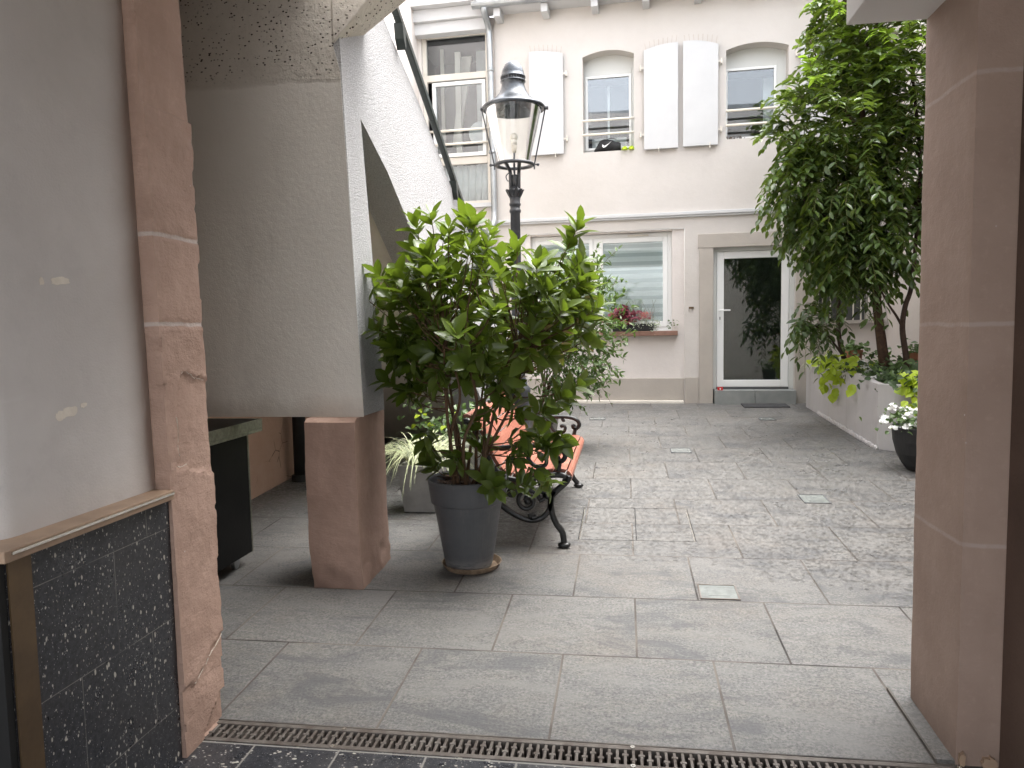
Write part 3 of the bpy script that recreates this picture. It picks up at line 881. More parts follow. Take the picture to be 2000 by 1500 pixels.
# ------------------------------------------------------------------ staircase on the left
st = thing('staircase', 'white roughcast outdoor staircase rising over a pink pier behind the left pillar', 'staircase')
side = [(3.66, 1.035), (3.965, 1.035), (3.962, 1.281), (3.868, 2.615), (4.281, 2.421), (4.905, 2.016), (7.6, 0.25), (8.6, 0.25), (8.6, 1.39), (6.467, 2.395), (5.873, 2.682), (5.138, 3.036), (4.39, 3.346), (3.66, 3.68)]
b = MB()
def sx(y, z):                         # the wall leans back slightly as it rises
    return -1.343 - 0.031 * (z - 1.04) - (0.012 if y < 3.7 else 0)
n = len(side)
V = [(sx(y, z), y, z) for y, z in side] + [(-1.60, y, z) for y, z in side]
from mathutils.geometry import tessellate_polygon
tri = tessellate_polygon([[Vector((y, z, 0)) for y, z in side]])
F = [tuple(t) for t in tri] + [tuple(i + n for i in t[::-1]) for t in tri] + [(i, (i + 1) % n, (i + 1) % n + n, i + n) for i in range(n)]
b.add(V, F); 
so = b.build('side_wall', 'roughcast', st)
b = MB()
pf = 3.655
b.add([(-2.85, pf, 1.03), (-1.352, pf + 0.004, 1.03), (-1.414, pf - 0.006, 2.79), (-1.45, pf - 0.006, 2.935), (-1.45, pf - 0.006, 3.3), (-2.85, pf, 3.3),
       (-2.85, pf + 0.11, 1.03), (-1.40, pf + 0.11, 1.03), (-1.45, pf + 0.11, 2.79), (-1.48, pf + 0.11, 2.935), (-1.48, pf + 0.11, 3.3), (-2.85, pf + 0.11, 3.3)],
      [(0, 1, 2, 3, 4, 5), (11, 10, 9, 8, 7, 6), (0, 6, 7, 1), (1, 7, 8, 2), (2, 8, 9, 3), (3, 9, 10, 4), (5, 4, 10, 11), (0, 5, 11, 6)])
b.build('front_panel', 'cement', st)
# diagonal haunch carrying the landing
b = MB()
b.hexa([(-1.449, 3.648, 2.925), (-0.95, 3.648, 3.44), (-1.58, 4.02, 2.995), (-0.90, 4.02, 3.445),
        (-1.449, 3.648, 3.50), (-0.95, 3.648, 3.60), (-1.58, 4.02, 3.50), (-0.90, 4.02, 3.60)])
b.build('haunch', 'cement', st, bevel=0.008)
b = MB(); b.box(-2.85, -1.6, 3.60, 4.4, 3.30, 3.44); b.build('landing', 'cement', st)
# sloping flight
b = MB(); b.prism([(3.77, 2.66), (4.281, 2.43), (7.8, 0.22), (8.6, 0.22), (4.3, 3.05), (3.77, 3.20)], -2.85, -1.601, 'x'); b.build('flight', 'cement', st)
def pcorner(u, v, w):
    z = 0.11 + w * (1.03 - 0.11)
    x0, x1 = -1.642, -1.372 + 0.006 * (1 - w)
    y0, y1 = 3.565, 4.03
    if w > 0.985: y0 += 0.03
    return Vector((x0 + 0.02 * (1 - w) ** 6 + (x1 - x0) * u, y0 + (y1 - y0) * v, z))
def pdisp(p, on):
    a = nz3(p, 6, 60) * 0.005 + nz3(p, 25, 68) * 0.002
    if p[2] < 0.28: a += 0.012 * nz3(p, 14, 70)
    return Vector((on[0] * a, on[1] * a, 0))
rough_block('pier', 'sand_pier', st, pcorner, 16, 24, 50, pdisp)
# handrail
hp = [(-1.45, y, z) for y, z in ((3.9, 3.80), (4.39, 3.56), (5.138, 3.19), (5.873, 2.83), (6.467, 2.53), (7.6, 1.95))]
hp = [(-1.38, 4.05, 3.66), (-1.38, 4.53, 3.435), (-1.38, 5.345, 3.03), (-1.38, 6.533, 2.43), (-1.38, 8.4, 1.49)]
b = MB()
for i in range(len(hp) - 1):
    a, c = Vector(hp[i]), Vector(hp[i + 1])
    b.hexa([tuple(p + Vector((dx, 0, dz))) for dz in (-0.024, 0.030) for p, _ in ((a, 0), (c, 0)) for dx in (-0.022, 0.022)])
hr = b.build('handrail', 'handrail', st, bevel=0.006)
for yy, zz in ((4.60, 3.36), (6.0, 2.66), (7.3, 2.0)):
    b = MB(); b.prism([(yy - 0.03, zz + 0.03), (yy + 0.03, zz + 0.0), (yy + 0.04, zz - 0.09), (yy + 0.03, zz - 0.115), (yy - 0.01, zz - 0.06)], -1.41, -1.352, 'x')
    b.build('bracket', 'handrail', st)

# old left wall seen under the stair
lc = thing('courtyard_wall', 'old wall on the left of the courtyard, pink cracked plaster low down under the stairs', 'wall')
b = MB()
b.box(-3.2, -2.85, 2.13, 10.6, -0.2, 3.15); b.build('lower_plaster', 'old_plaster', lc)
b = MB(); b.box(-3.2, -2.853, 2.13, 10.6, 3.15, 7.4); b.build('upper_render', 'side_wall', lc)
dp = thing('drainpipe', 'dark old drainpipe standing under the stairs behind the pink pier', 'drainpipe', (-2.72, 5.8, gz(-2.7, 5.8)))
b = MB(); b.tube([(0, 0, 0.02), (0, 0, 2.0)], 0.055, 14); b.build('pipe', 'pot_dark', dp, smooth=True)
b = MB(); b.lathe([(0.075, 0), (0.075, 0.05), (0.06, 0.055)], (0, 0, 0), 16); b.build('foot', 'pot_dark', dp)

# black wheeled counter under the stairs
cb = thing('counter', 'black wheeled counter with metal edged top tucked under the stairs beside the left pillar', 'counter', (0, 0, 0))
b = MB(); b.box(-2.80, -2.14, 3.17, 3.885, 0.215, 0.905); b.build('cabinet', 'black_lacquer', cb, bevel=0.003)
b = MB(); b.box(-2.82, -2.115, 3.10, 3.99, 0.925, 0.975); b.build('worktop', 'black_lacquer', cb)
b = MB(); b.box(-2.83, -2.103, 3.09, 4.0, 0.905, 0.924); b.box(-2.1145, -2.103, 3.09, 4.0, 0.9245, 0.978); b.box(-2.83, -2.1146, 3.9905, 4.0, 0.9245, 0.978); b.build('metal_edge', 'steel_edge', cb, bevel=0.002)
b = MB(); b.box(-2.16, -2.1395, 3.886, 3.900, 0.215, 0.905); b.build('side_edge', 'steel_edge', cb)
for x_, y_ in ((-2.2, 3.80), (-2.2, 3.25), (-2.72, 3.80)):
    b = MB(); b.tube([(x_ - 0.012, y_, gz(x_, y_) + 0.03), (x_ + 0.012, y_, gz(x_, y_) + 0.03)], 0.03, 16); b.box(x_ - 0.018, x_ + 0.018, y_ - 0.012, y_ + 0.012, gz(x_, y_) + 0.055, 0.216)
    b.build('castor', 'zinc', cb)

# ------------------------------------------------------------------ courtyard house
RZ = math.radians(-2.6)
hs_ = thing('courtyard_house', 'cream two storey house facing the courtyard with white shutters and glass door', 'house', (1.05, 10.14, 0), RZ)
def wall_sheet(s0, s1, z0, z1, holes, depth, name, m, y=0.0, arches=(), parent=None):
    xs = sorted({s0, s1, *[h[0] for h in holes], *[h[1] for h in holes]})
    zs = sorted({z0, z1, *[h[2] for h in holes], *[h[3] for h in holes]})
    b = MB()
    for i in range(len(xs) - 1):
        for j in range(len(zs) - 1):
            cx, cz = (xs[i] + xs[i + 1]) / 2, (zs[j] + zs[j + 1]) / 2
            if cx < s0 or cx > s1 or any(h[0] < cx < h[1] and h[2] < cz < h[3] for h in holes): continue
            b.add([(xs[i], y, zs[j]), (xs[i + 1], y, zs[j]), (xs[i + 1], y, zs[j + 1]), (xs[i], y, zs[j + 1])], [(0, 1, 2, 3)])
    for k, h in enumerate(holes):
        d = depth[k] if hasattr(depth, '__len__') else depth
        a, c, e, g_ = h
        b.add([(a, y, e), (a, y + d, e), (a, y + d, g_), (a, y, g_)], [(0, 1, 2, 3)])
        b.add([(c, y, e), (c, y, g_), (c, y + d, g_), (c, y + d, e)], [(0, 1, 2, 3)])
        b.add([(a, y, e), (c, y, e), (c, y + d, e), (a, y + d, e)], [(0, 1, 2, 3)])
        rise = arches[k] if k < len(arches) else 0
        if rise:
            nn = 12
            P = []
            for q_ in range(nn + 1):
                t = q_ / nn
                P.append((a + (c - a) * t, g_ - rise + rise * (1 - (2 * t - 1) ** 2)))
            for q_ in range(nn):
                (xa, za), (xb, zb) = P[q_], P[q_ + 1]
                b.add([(xa, y, za), (xb, y, zb), (xb, y, g_), (xa, y, g_)], [(0, 1, 2, 3)])
                b.add([(xa, y, za), (xa, y + d, za), (xb, y + d, zb), (xb, y, zb)], [(0, 1, 2, 3)])
        else:
            b.add([(a, y, g_), (a, y + d, g_), (c, y + d, g_), (c, y, g_)], [(0, 1, 2, 3)])
    return b.build(name, m, parent or hs_)
W1 = (-1.585, -0.903, 3.832, 5.155); W2 = (0.28, 1.052, 3.885, 5.085); W3 = (1.95, 2.62, 3.85, 5.08)
WA = (-2.42, -0.246, 0.0, 2.765); DO = (0.13, 1.165, 0.3, 2.50); RE = (1.435, 2.45, 0.0, 2.60)
wall_sheet(-2.79, 3.3, 0.0, 6.0, [W1, W2, W3, WA, DO, RE], [0.24, 0.24, 0.24, 0.035, 0.16, 0.22], 'wall', 'facade', arches=(0.07, 0.07, 0.07, 0, 0, 0))
wall_sheet(-4.3, -2.79, 0.0, 5.75, [(-3.86, -2.885, 3.235, 5.62)], [0.12], 'wall', 'facade_lightened', y=0.05)
WI = (-2.34, -0.41, 1.40, 2.74)
wall_sheet(-2.419, -0.247, 0.0, 2.764, [WI], [0.15], 'wall', 'facade_lightened', y=0.035)
wall_sheet(1.44, 2.449, 0.0, 2.599, [(1.50, 2.10, 1.50, 2.15)], [0.15], 'wall', 'facade_lightened', y=0.22)
b = MB(); b.box(-2.8, -2.43, 0.3, 6.0, 0, 0)  # side return of the main wall at the bay
b = MB(); b.add([(-2.79, 0, 0), (-2.79, 0.05, 0), (-2.79, 0.05, 6), (-2.79, 0, 6)], [(0, 3, 2, 1)])
b.box(-2.40, -0.25, 0.015, 0.034, 0.3, 0.752); b.box(-2.79, -2.425, -0.016, -0.001, 0.3, 0.752); b.box(-0.240, -0.06, -0.016, -0.001, 0.3, 0.765)
b.build('plinth', 'stone_beige', hs_, bevel=0.003)
b = MB(); b.box(-2.79, -0.25, -0.035, 0.014, 0.3, 0.452); b.build('skirting', 'cream_trim', hs_, bevel=0.012)
# door surround
b = MB(); b.box(-0.055, 0.128, -0.018, -0.001, 0.3, 2.489); b.box(1.167, 1.43, -0.018, -0.001, 0.3, 2.489)
b.box(-0.07, 1.43, -0.022, -0.001, 2.490, 2.672)
b.build('door_surround', 'stone_beige', hs_, bevel=0.004)
b = MB(); b.box(-2.79, 3.2, -0.05, -0.001, 2.930, 2.975); b.box(-2.79, 3.2, -0.035, -0.001, 2.905, 2.929); b.build('string_course', 'white_paint', hs_, bevel=0.006)
b = MB(); b.box(-3.75, -2.80, -0.0, 0.049, 2.925, 2.97); b.build('string_course', 'white_paint', hs_, bevel=0.004)

def frame(b, s0, s1, z0, z1, w, y0, y1, wb=None):
    wb = wb or w
    b.box(s0, s0 + w, y0, y1, z0, z1); b.box(s1 - w, s1, y0, y1, z0, z1)
    b.box(s0 + w, s1 - w, y0, y1, z1 - w, z1); b.box(s0 + w, s1 - w, y0, y1, z0, z0 + wb)
def pane(name, s0, s1, z0, z1, y, m, parent):
    b = MB(); b.box(s0, s1, y, y + 0.006, z0, z1); return b.build(name, m, parent)
def room(s0, s1, z0, z1, y0, y1, m, parent, extra=0.0):
    b = MB()
    x0, x1, a, c = s0 - extra, s1 + extra, z0 - extra, z1 + extra
    V = [(x0, y0, a), (x1, y0, a), (x1, y0, c), (x0, y0, c), (x0, y1, a), (x1, y1, a), (x1, y1, c), (x0, y1, c)]
    b.add(V, [(4, 5, 6, 7), (0, 4, 7, 3), (1, 2, 6, 5), (0, 1, 5, 4), (3, 7, 6, 2)])
    return b.build('room', m, parent)
# ground floor double window
wa = MB()
frame(wa, -2.34, -0.41, 1.40, 2.735, 0.055, 0.125, 0.175)
wa.box(-1.475, -1.405, 0.122, 0.175, 1.456, 2.679)
frame(wa, -2.284, -1.476, 1.456, 2.679, 0.055, 0.112, 0.16)
frame(wa, -1.404, -0.466, 1.456, 2.679, 0.065, 0.112, 0.16, 0.075)
wf = wa.build('window', 'pvc', hs_, bevel=0.005)
pane('pane', -1.339, -0.531, 1.531, 2.614, 0.135, 'glass_blind', wf)
pane('pane', -2.229, -1.531, 1.511, 2.624, 0.135, 'glass_blind', wf)
b = MB(); b.box(-1.36, -0.52, 0.19, 0.195, 1.50, 2.65); b.box(-2.25, -1.51, 0.19, 0.195, 1.50, 2.65); b.build('blind', 'blind', wf)
b = MB(); b.box(-1.0, -0.72, 0.105, 0.124, 2.695, 2.712); b.build('vent', 'cream_trim', wf)
b = MB(); b.box(-2.46, -0.335, -0.075, 0.13, 1.335, 1.399); b.build('sill', 'brown_sill', wf, bevel=0.005)
# upper windows
def upper_window(h, gl, gz0, gz1, gm='glass'):
    b = MB()
    a, c, z0, z1 = h
    b.box(a + 0.001, c - 0.001, 0.20, 0.235, gz1 + 0.10, z1)                 # infill under the arch
    b.box(a + 0.001, gl[0] - 0.035, 0.19, 0.235, z0, gz1 + 0.099); b.box(gl[1] + 0.035, c - 0.001, 0.19, 0.235, z0, gz1 + 0.099)
    b.box(gl[0] - 0.034, gl[1] + 0.034, 0.19, 0.235, gz1 + 0.04, gz1 + 0.099)
    b.box(gl[0] - 0.034, gl[1] + 0.034, 0.19, 0.235, z0, gz0 - 0.036)
    f = b.build('window', 'pvc_old', hs_, bevel=0.004)
    b = MB(); frame(b, gl[0] - 0.033, gl[1] + 0.033, gz0 - 0.035, gz1 + 0.039, 0.033, 0.18, 0.215); b.build('sash', 'pvc', f, bevel=0.004)
    pane('pane', gl[0], gl[1], gz0, gz1, 0.20, gm, f)
    room(a - 0.3, c + 0.3, z0 - 0.2, z1 + 0.2, 0.24, 1.8, 'interior', f)
    b = MB(); b.box(gl[0], gl[1], 0.225, 0.25, gz1 - 0.09, gz1 + 0.03); b.build('roller_blind', 'dark_slot', f)
    b = MB()
    for z in (4.245, 4.06):
        b = MB(); b.tube([(a - 0.0, -0.012, z), (c + 0.0, -0.012, z)], 0.0165, 10); b.build('guard_rail', 'rail_cream', f, smooth=True)
    return f
f1 = upper_window(W1, (-1.535, -0.975), 3.93, 4.85)
f2 = upper_window(W2, (0.315, 0.90), 3.95, 4.80, gm='glass_dim')
f3 = upper_window(W3, (2.0, 2.57), 3.95, 4.85)
b = MB(); b.box(-1.50, -1.02, 0.40, 0.41, 3.93, 4.1); b.box(-1.28, -1.25, 0.4, 0.41, 3.9, 4.85); b.build('curtain', 'curtain', f1)
b = MB()
b.box(0.80, 0.93, 0.45, 0.46, 3.9, 4.85)
b.build('curtain', 'curtain', f2)
# shutters
def shutter(s0, s1, z0, zl, zr, peak, hinge_side, shade='white_paint'):
    P = [(s0, z0), (s1, z0)]
    nn = 12
    top = []
    for i in range(nn + 1):
        t = i / nn
        s = s1 + (s0 - s1) * t
        zz = zr + (zl - zr) * t + peak * 4 * t * (1 - t)
        top.append((s, zz))
    b = MB(); b.prism(P + top, -0.062, -0.030, 'y')
    sh = b.build('shutter', shade, hs_, bevel=0.003)
    hx = s1 if hinge_side > 0 else s0
    for z in (z0 + 0.20, z0 + 1.06):
        b = MB(); b.box(min(hx, hx + 0.04 * hinge_side), max(hx, hx + 0.04 * hinge_side), -0.05, -0.038, z - 0.012, z + 0.012)
        b.tube([(hx + 0.045 * hinge_side, -0.045, z - 0.035), (hx + 0.045 * hinge_side, -0.045, z + 0.035)], 0.014, 8)
        b.box(hx + 0.045 * hinge_side - 0.006, hx + 0.045 * hinge_side + 0.006, -0.04, 0.0, z - 0.03, z - 0.018)
        b.build('hinge', 'cream_trim', sh)
    m_ = (s0 + s1) / 2 + (0.12 if hinge_side > 0 else -0.03)
    b = MB(); b.box(m_ - 0.008, m_ + 0.008, -0.075, 0.0, z0 - 0.02, z0 - 0.008); b.box(m_ - 0.008, m_ + 0.008, -0.075, -0.066, z0 - 0.04, z0 + 0.03); b.build('catch', 'cream_trim', sh)
    b = MB()
    k = 8
    for i in range(k):
        t = (i + 0.5) / k
        s = s1 + (s0 - s1) * t; zz = zr + (zl - zr) * t + peak * 4 * t * (1 - t)
        lean = (0.5 - t) * 0.02 * (1 if s0 < 0 else 1)
        b = MB(); b.tube([(s, -0.045, zz - 0.002), (s + (t - 0.5) * -0.03, -0.055, zz + 0.075 + R.random() * 0.02)], 0.0016, 4); b.build('bird_spike', 'ledge', sh)
    return sh
shutter(-2.31, -1.845, 3.825, 5.20, 5.145, 0.02, 1)
shutter(-0.772, -0.330, 3.808, 5.085, 5.155, 0.02, -1)
shutter(-0.268, 0.178, 3.815, 5.160, 5.085, 0.025, 1)
shutter(1.185, 1.62, 3.83, 5.06, 5.13, 0.02, -1)
# stair bay window
bw = MB()
frame(bw, -3.86, -2.885, 3.235, 5.62, 0.06, 0.09, 0.15, 0.05)
bw.box(-3.80, -2.945, 0.092, 0.15, 4.97, 5.06)
bw.box(-3.80, -2.945, 0.088, 0.15, 3.80, 3.90)
bay = bw.build('window', 'cream_trim', hs_, bevel=0.005)
b = MB(); frame(b, -3.72, -2.95, 3.905, 4.94, 0.05, 0.06, 0.12); b.build('sash', 'pvc', bay, bevel=0.004)
pane('pane', -3.67, -3.0, 3.955, 4.89, 0.09, 'glass', bay); pane('pane', -3.80, -2.945, 5.06, 5.56, 0.12, 'glass_dim', bay); pane('pane', -3.80, -2.945, 3.285, 3.80, 0.12, 'glass_blind', bay)
room(-4.2, -2.85, 3.0, 5.8, 0.16, 1.8, 'interior', bay)
b = MB()
for i in range(9):
    s = -3.78 + i * 0.095
    b.tube([(s, 0.22 + 0.02 * math.sin(i * 2), 3.25), (s + 0.02, 0.23, 3.8)], 0.055, 8)
b.build('curtain', 'curtain', bay, smooth=True)
b = MB()
for z in (4.26, 4.075): b = MB(); b.tube([(-3.82, 0.03, z), (-2.87, 0.03, z)], 0.018, 10); b.build('guard_rail', 'rail_cream', bay, smooth=True)
b = MB(); b.lathe([(0.16, -0.03), (0.17, 0.0), (0.16, 0.03)], n=28)
b.v = [(-3.12 + x, 0.42 + z, 4.30 + y) for x, y, z in b.v]
b.build('fan', 'zinc', bay)
b = MB(); b.box(-3.5, -3.42, 0.5, 0.55, 3.2, 5.5); b.box(-3.75, -3.7, 0.6, 0.64, 3.2, 5.6); b.hexa([(-3.62, 0.7, 4.2), (-3.5, 0.7, 4.2), (-3.62, 0.75, 4.2), (-3.5, 0.75, 4.2), (-3.45, 0.7, 5.5), (-3.3, 0.7, 5.5), (-3.45, 0.75, 5.5), (-3.3, 0.75, 5.5)]); b.build('room_post', 'cream_trim', bay)
b = MB(); b.box(-3.25, -2.9, 0.8, 0.84, 3.2, 5.6); b.build('curtain', 'curtain', bay)
b = MB(); b.box(-3.93, -2.86, -0.02, 0.12, 3.175, 3.232); b.build('sill', 'white_paint', bay, bevel=0.004)
b = MB(); b.box(-4.0, -2.86, -0.10, 0.048, 5.55, 5.70); b.box(-4.0, -2.86, -0.16, 0.048, 5.702, 5.86); b.box(-4.3, -3.03, -0.28, 0.048, 5.862, 6.6); b.build('fascia', 'white_paint', hs_, bevel=0.004)
# eaves, gutter, rafters, roof
b = MB()
gp = []
for i in range(9):
    a = math.pi * i / 8
    gp.append((-0.31 - 0.07 * math.cos(a), 5.80 - 0.07 * math.sin(a)))
gp2 = [(-0.31 - 0.064 * math.cos(math.pi * i / 8), 5.80 - 0.064 * math.sin(math.pi * i / 8)) for i in range(8, -1, -1)]
b.prism(gp + gp2, -3.02, 3.3, 'x')
b.build('gutter', 'zinc', hs_, smooth=False)
for i, s in enumerate((-2.70, -2.06, -1.40, -0.74, -0.08, 0.58, 1.24, 1.9, 2.56)):
    b = MB(); b.box(s - 0.045, s + 0.045, -0.26, -0.001, 5.63, 5.74); b.build('rafter_end', 'white_paint', hs_, bevel=0.004)
b = MB(); b.box(-2.9, 3.3, -0.30, 0.0, 5.745, 5.765); b.build('eaves_board', 'white_paint', hs_)
b = MB(); b.hexa([(s, y, z + dz) for dz, in ((0,), (0.08,)) for y, z in ((-0.36, 5.85), (3.2, 8.0)) for s in (-3.0, 3.6)]); b.build('roof', 'terracotta', hs_)
b = MB()
dpp = crspline([(-2.86, -0.31, 5.74), (-2.86, -0.28, 5.68), (-2.85, -0.10, 5.55), (-2.845, -0.08, 5.35), (-2.835, -0.07, 4.5), (-2.825, -0.07, 3.3), (-2.825, -0.08, 3.05), (-2.83, -0.12, 2.92), (-2.88, -0.16, 2.82), (-2.90, -0.13, 2.70), (-2.90, -0.1, 2.2), (-2.90, -0.1, 0.4)], 5)
b.tube(dpp, 0.043, 12); 
for z in (5.0, 3.9): b.tube([(-2.838, -0.075, z - 0.02), (-2.838, -0.075, z + 0.02)], 0.049, 12)
b.build('downpipe', 'zinc', hs_, smooth=True)
# door
b = MB()
b.box(0.132, 1.165, 0.06, 0.15, 2.44, 2.499); b.box(0.132, 0.175, 0.06, 0.15, 0.602, 2.439); b.box(1.10, 1.165, 0.06, 0.15, 0.602, 2.439)
b.build('door_frame', 'pvc_old', hs_, bevel=0.004)
b = MB(); frame(b, 0.178, 1.097, 0.630, 2.437, 0.092, 0.065, 0.13); dd = b.build('door', 'pvc', hs_, bevel=0.006)
pane('pane', 0.27, 1.005, 0.722, 2.345, 0.095, 'glass_door', dd)
b = MB(); b.box(0.26, 1.01, 0.112, 0.118, 0.71, 2.36); b.build('dark_interior_sheet', 'door_dark', dd)  # added sheet: the room's darkness painted behind the door glass
b = MB(); b.box(0.205, 0.235, 0.055, 0.064, 1.50, 1.72); b.tube([(0.222, 0.06, 1.66), (0.222, 0.02, 1.66), (0.235, 0.012, 1.66), (0.35, 0.012, 1.66)], 0.009, 10); hd = b.build('handle', 'pvc', dd, bevel=0.001)
b = MB(); b.box(0.215, 0.225, 0.052, 0.0545, 1.535, 1.575); b.build('keyhole', 'dark_slot', hd)
b = MB(); b.box(0.178, 1.10, 0.04, 0.14, 0.600, 0.6295); b.build('threshold', 'pot_grey', dd)
room(0.0, 1.4, 0.5, 2.6, 0.16, 3.0, 'interior_dark', dd)
b = MB(); b.box(0.145, 0.655, -0.13, 0.15, 0.3, 0.598); b.box(0.659, 1.17, -0.13, 0.15, 0.3, 0.598); b.build('doorstep', 'step', hs_, bevel=0.004)
# bell plate
b = MB(); b.box(-0.19, -0.125, -0.016, -0.001, 1.69, 1.715); bl = b.build('bell_plate', 'brass', hs_)
# cellar-like barred window right of the door
b = MB(); b.box(1.50, 2.10, 0.36, 0.365, 1.50, 2.15); bwn = b.build('window', 'interior_dark', hs_)
b = MB()
for i in range(6): b = MB(); b.box(1.545 + i * 0.095, 1.56 + i * 0.095, 0.235, 0.25, 1.50, 2.15); b.build('bar', 'rail_cream', bwn)
b = MB(); b.box(1.445, 2.3, 0.14, 0.34, 1.455, 1.499); b.build('sill', 'stone_beige', bwn)

def hp_(s, y, z):                     # house coordinates to world
    c, s_ = math.cos(RZ), math.sin(RZ)
    return Vector((1.05 + s * c - y * s_, 10.14 + s * s_ + y * c, z))

# right side wall
rs = thing('courtyard_wall', 'bright cream side wall at the right behind the planter and tree', 'wall')
b = MB(); b.box(3.4, 3.8, 2.4, 10.4, -0.2, 6.4); b.build('render', 'side_wall', rs)

# doormat, red box
b = MB(); b.hexa([(x, y, gz(x, y) + z) for z in (0.001, 0.014) for y in (9.68, 10.0) for x in (1.52, 2.08)])
o = b.build('doormat', 'mat'); tag(o, 'dark grey doormat lying in front of the glass door step', 'doormat')
p = hp_(0.215, -0.09, 0.598)
rb = thing('small_box', 'small red box with a white cross mark standing on the left of the doorstep', 'box', p, RZ)
b = MB(); b.box(-0.035, 0.035, -0.02, 0.02, 0, 0.042); b.build('case', 'red', rb, bevel=0.003)
b = MB(); b.box(-0.012, 0.012, -0.0215, -0.0205, 0.017, 0.024); b.box(-0.0035, 0.0035, -0.0218, -0.0215, 0.009, 0.032); b.build('mark', 'white_mark', rb)

# bag and shoes on the window ledge
p = hp_(-1.27, 0.07, 3.833)
bg_ = thing('gym_bag', 'small black sports bag with a white tick mark lying on the upper window ledge', 'bag', p, RZ)
V = []; F = []
nu, nv = 20, 14
b = MB()
for i in range(nu + 1):
    t = i / nu
    s = -0.165 + 0.35 * t
    hh = 0.155 * (0.55 + 0.45 * math.sin(math.pi * min(1, t * 1.15 + 0.05) ** 0.9)) * (1.0 if t < .9 else 1 - (t - .9) * 3) + 0.045 * t
    hh *= min(1, 0.35 + t * 3.2)
    for k in range(nv):
        a = 2 * math.pi * k / nv
        ca, sa = math.cos(a), math.sin(a)
        yy = 0.08 * math.copysign(abs(ca) ** 0.7, ca) * (0.55 + 0.45 * math.sin(math.pi * t) ** 0.5)
        zz = hh * 0.5 * (1 + math.copysign(abs(sa) ** 0.65, sa))
        w_ = nz3((s, yy, zz), 22, 5) * 0.010
        V.append((s + w_, yy + w_, max(0.001, zz + w_)))
for i in range(nu):
    for k in range(nv): F.append((i * nv + k, i * nv + (k + 1) % nv, (i + 1) * nv + (k + 1) % nv, (i + 1) * nv + k))
F.append(tuple(range(nv))); F.append(tuple(nu * nv + k for k in range(nv - 1, -1, -1)))
b.add(V, F); b.build('bag_body', 'black_cloth', bg_, smooth=True)
tick = [(-0.055, 0.082), (-0.060, 0.055), (-0.045, 0.040), (-0.020, 0.046), (0.055, 0.118), (0.010, 0.082), (-0.022, 0.064), (-0.040, 0.063)]
b = MB(); b.prism([(s_ * 1.15 + 0.01, z_ * 1.1) for s_, z_ in tick], -0.094, -0.087, 'y'); b.build('tick_mark', 'white_mark', bg_)
b = MB(); b.tube(crspline([(-0.12, -0.05, 0.10), (-0.05, -0.07, 0.135), (0.06, -0.07, 0.165), (0.13, -0.05, 0.155)], 4), 0.005, 6); b.build('strap', 'black_cloth', bg_)
sh = thing('trainers', 'pair of yellow green trainers standing beside the black bag on the ledge', 'shoes', hp_(-0.985, 0.06, 3.833), RZ)
for k, xs in enumerate((-0.045, 0.045)):
    b = MB()
    prof = [(-0.11, 0.028, 0.075), (-0.07, 0.033, 0.085), (-0.02, 0.034, 0.072), (0.04, 0.038, 0.05), (0.09, 0.036, 0.04), (0.115, 0.02, 0.028)]
    V = []; F = []
    for (yy, w_, hh) in prof:
        for a in range(10):
            t = 2 * math.pi * a / 10
            V.append((xs + w_ * math.cos(t), -yy, max(0.012, hh * (0.5 + 0.5 * math.sin(t)))))
    for i in range(len(prof) - 1):
        for a in range(10): F.append((i * 10 + a, i * 10 + (a + 1) % 10, (i + 1) * 10 + (a + 1) % 10, (i + 1) * 10 + a))
    F.append(tuple(range(10))); F.append(tuple(50 + a for a in range(9, -1, -1)))
    b.add(V, F); so_ = b.build('shoe', 'neon', sh, smooth=True)
    b = MB(); b.prism([(xs - 0.036, 0.11), (xs + 0.036, 0.11), (xs + 0.038, -0.07), (xs + 0.015, -0.12), (xs - 0.015, -0.12), (xs - 0.038, -0.07)], 0.0, 0.014, 'z'); b.build('sole', 'neon', so_)
# litter of twigs on second window ledge
b = MB()
Lf = []
for i in range(60):
    q_ = hp_(0.30 + R.random() * 0.22, 0.02 + R.random() * 0.12, 3.887 + R.random() * 0.02)
    b.tube([q_, q_ + Vector((R.uniform(-0.03, 0.03), R.uniform(-0.02, 0.02), R.uniform(0, 0.035)))], 0.004, 4)
o = b.build('dried_twigs', 'bark'); tag(o, 'small heap of dried brown twigs on the right upper window ledge', 'twigs')

# ------------------------------------------------------------------ window box
wb = thing('window_box', 'black window box with crimson leaves and variegated trailing plants on the brown sill', 'window box', hp_(-0.93, 0.0, 1.40), RZ)
b = MB(); b.hexa([(-0.27, -0.06, 0), (0.27, -0.06, 0), (-0.27, 0.06, 0), (0.27, 0.06, 0), (-0.29, -0.07, 0.10), (0.29, -0.07, 0.10), (-0.29, 0.07, 0.10), (0.29, 0.07, 0.10)]); b.build('box', 'pot_dark', wb, bevel=0.004)
mbr = MB(); L = []
for i in range(190):
    o_ = Vector((R.gauss(-0.13, 0.10), R.uniform(-0.09, 0.05), 0.13 + abs(R.gauss(0, 0.075))))
    d = Vector((R.gauss(-0.2, 0.8), R.gauss(-0.6, 0.4), R.gauss(0.2, 0.5)))
    L.append((o_, d, Vector((0, -0.5, 1)) + rv(0.3), R.uniform(0.065, 0.105), R.uniform(0.045, 0.07), R.random() ** 1.3, 0.3))
leafset(mbr, L); mbr.build('crimson_foliage', 'leaf_red', wb, tint=True)
mbr = MB(); L = []
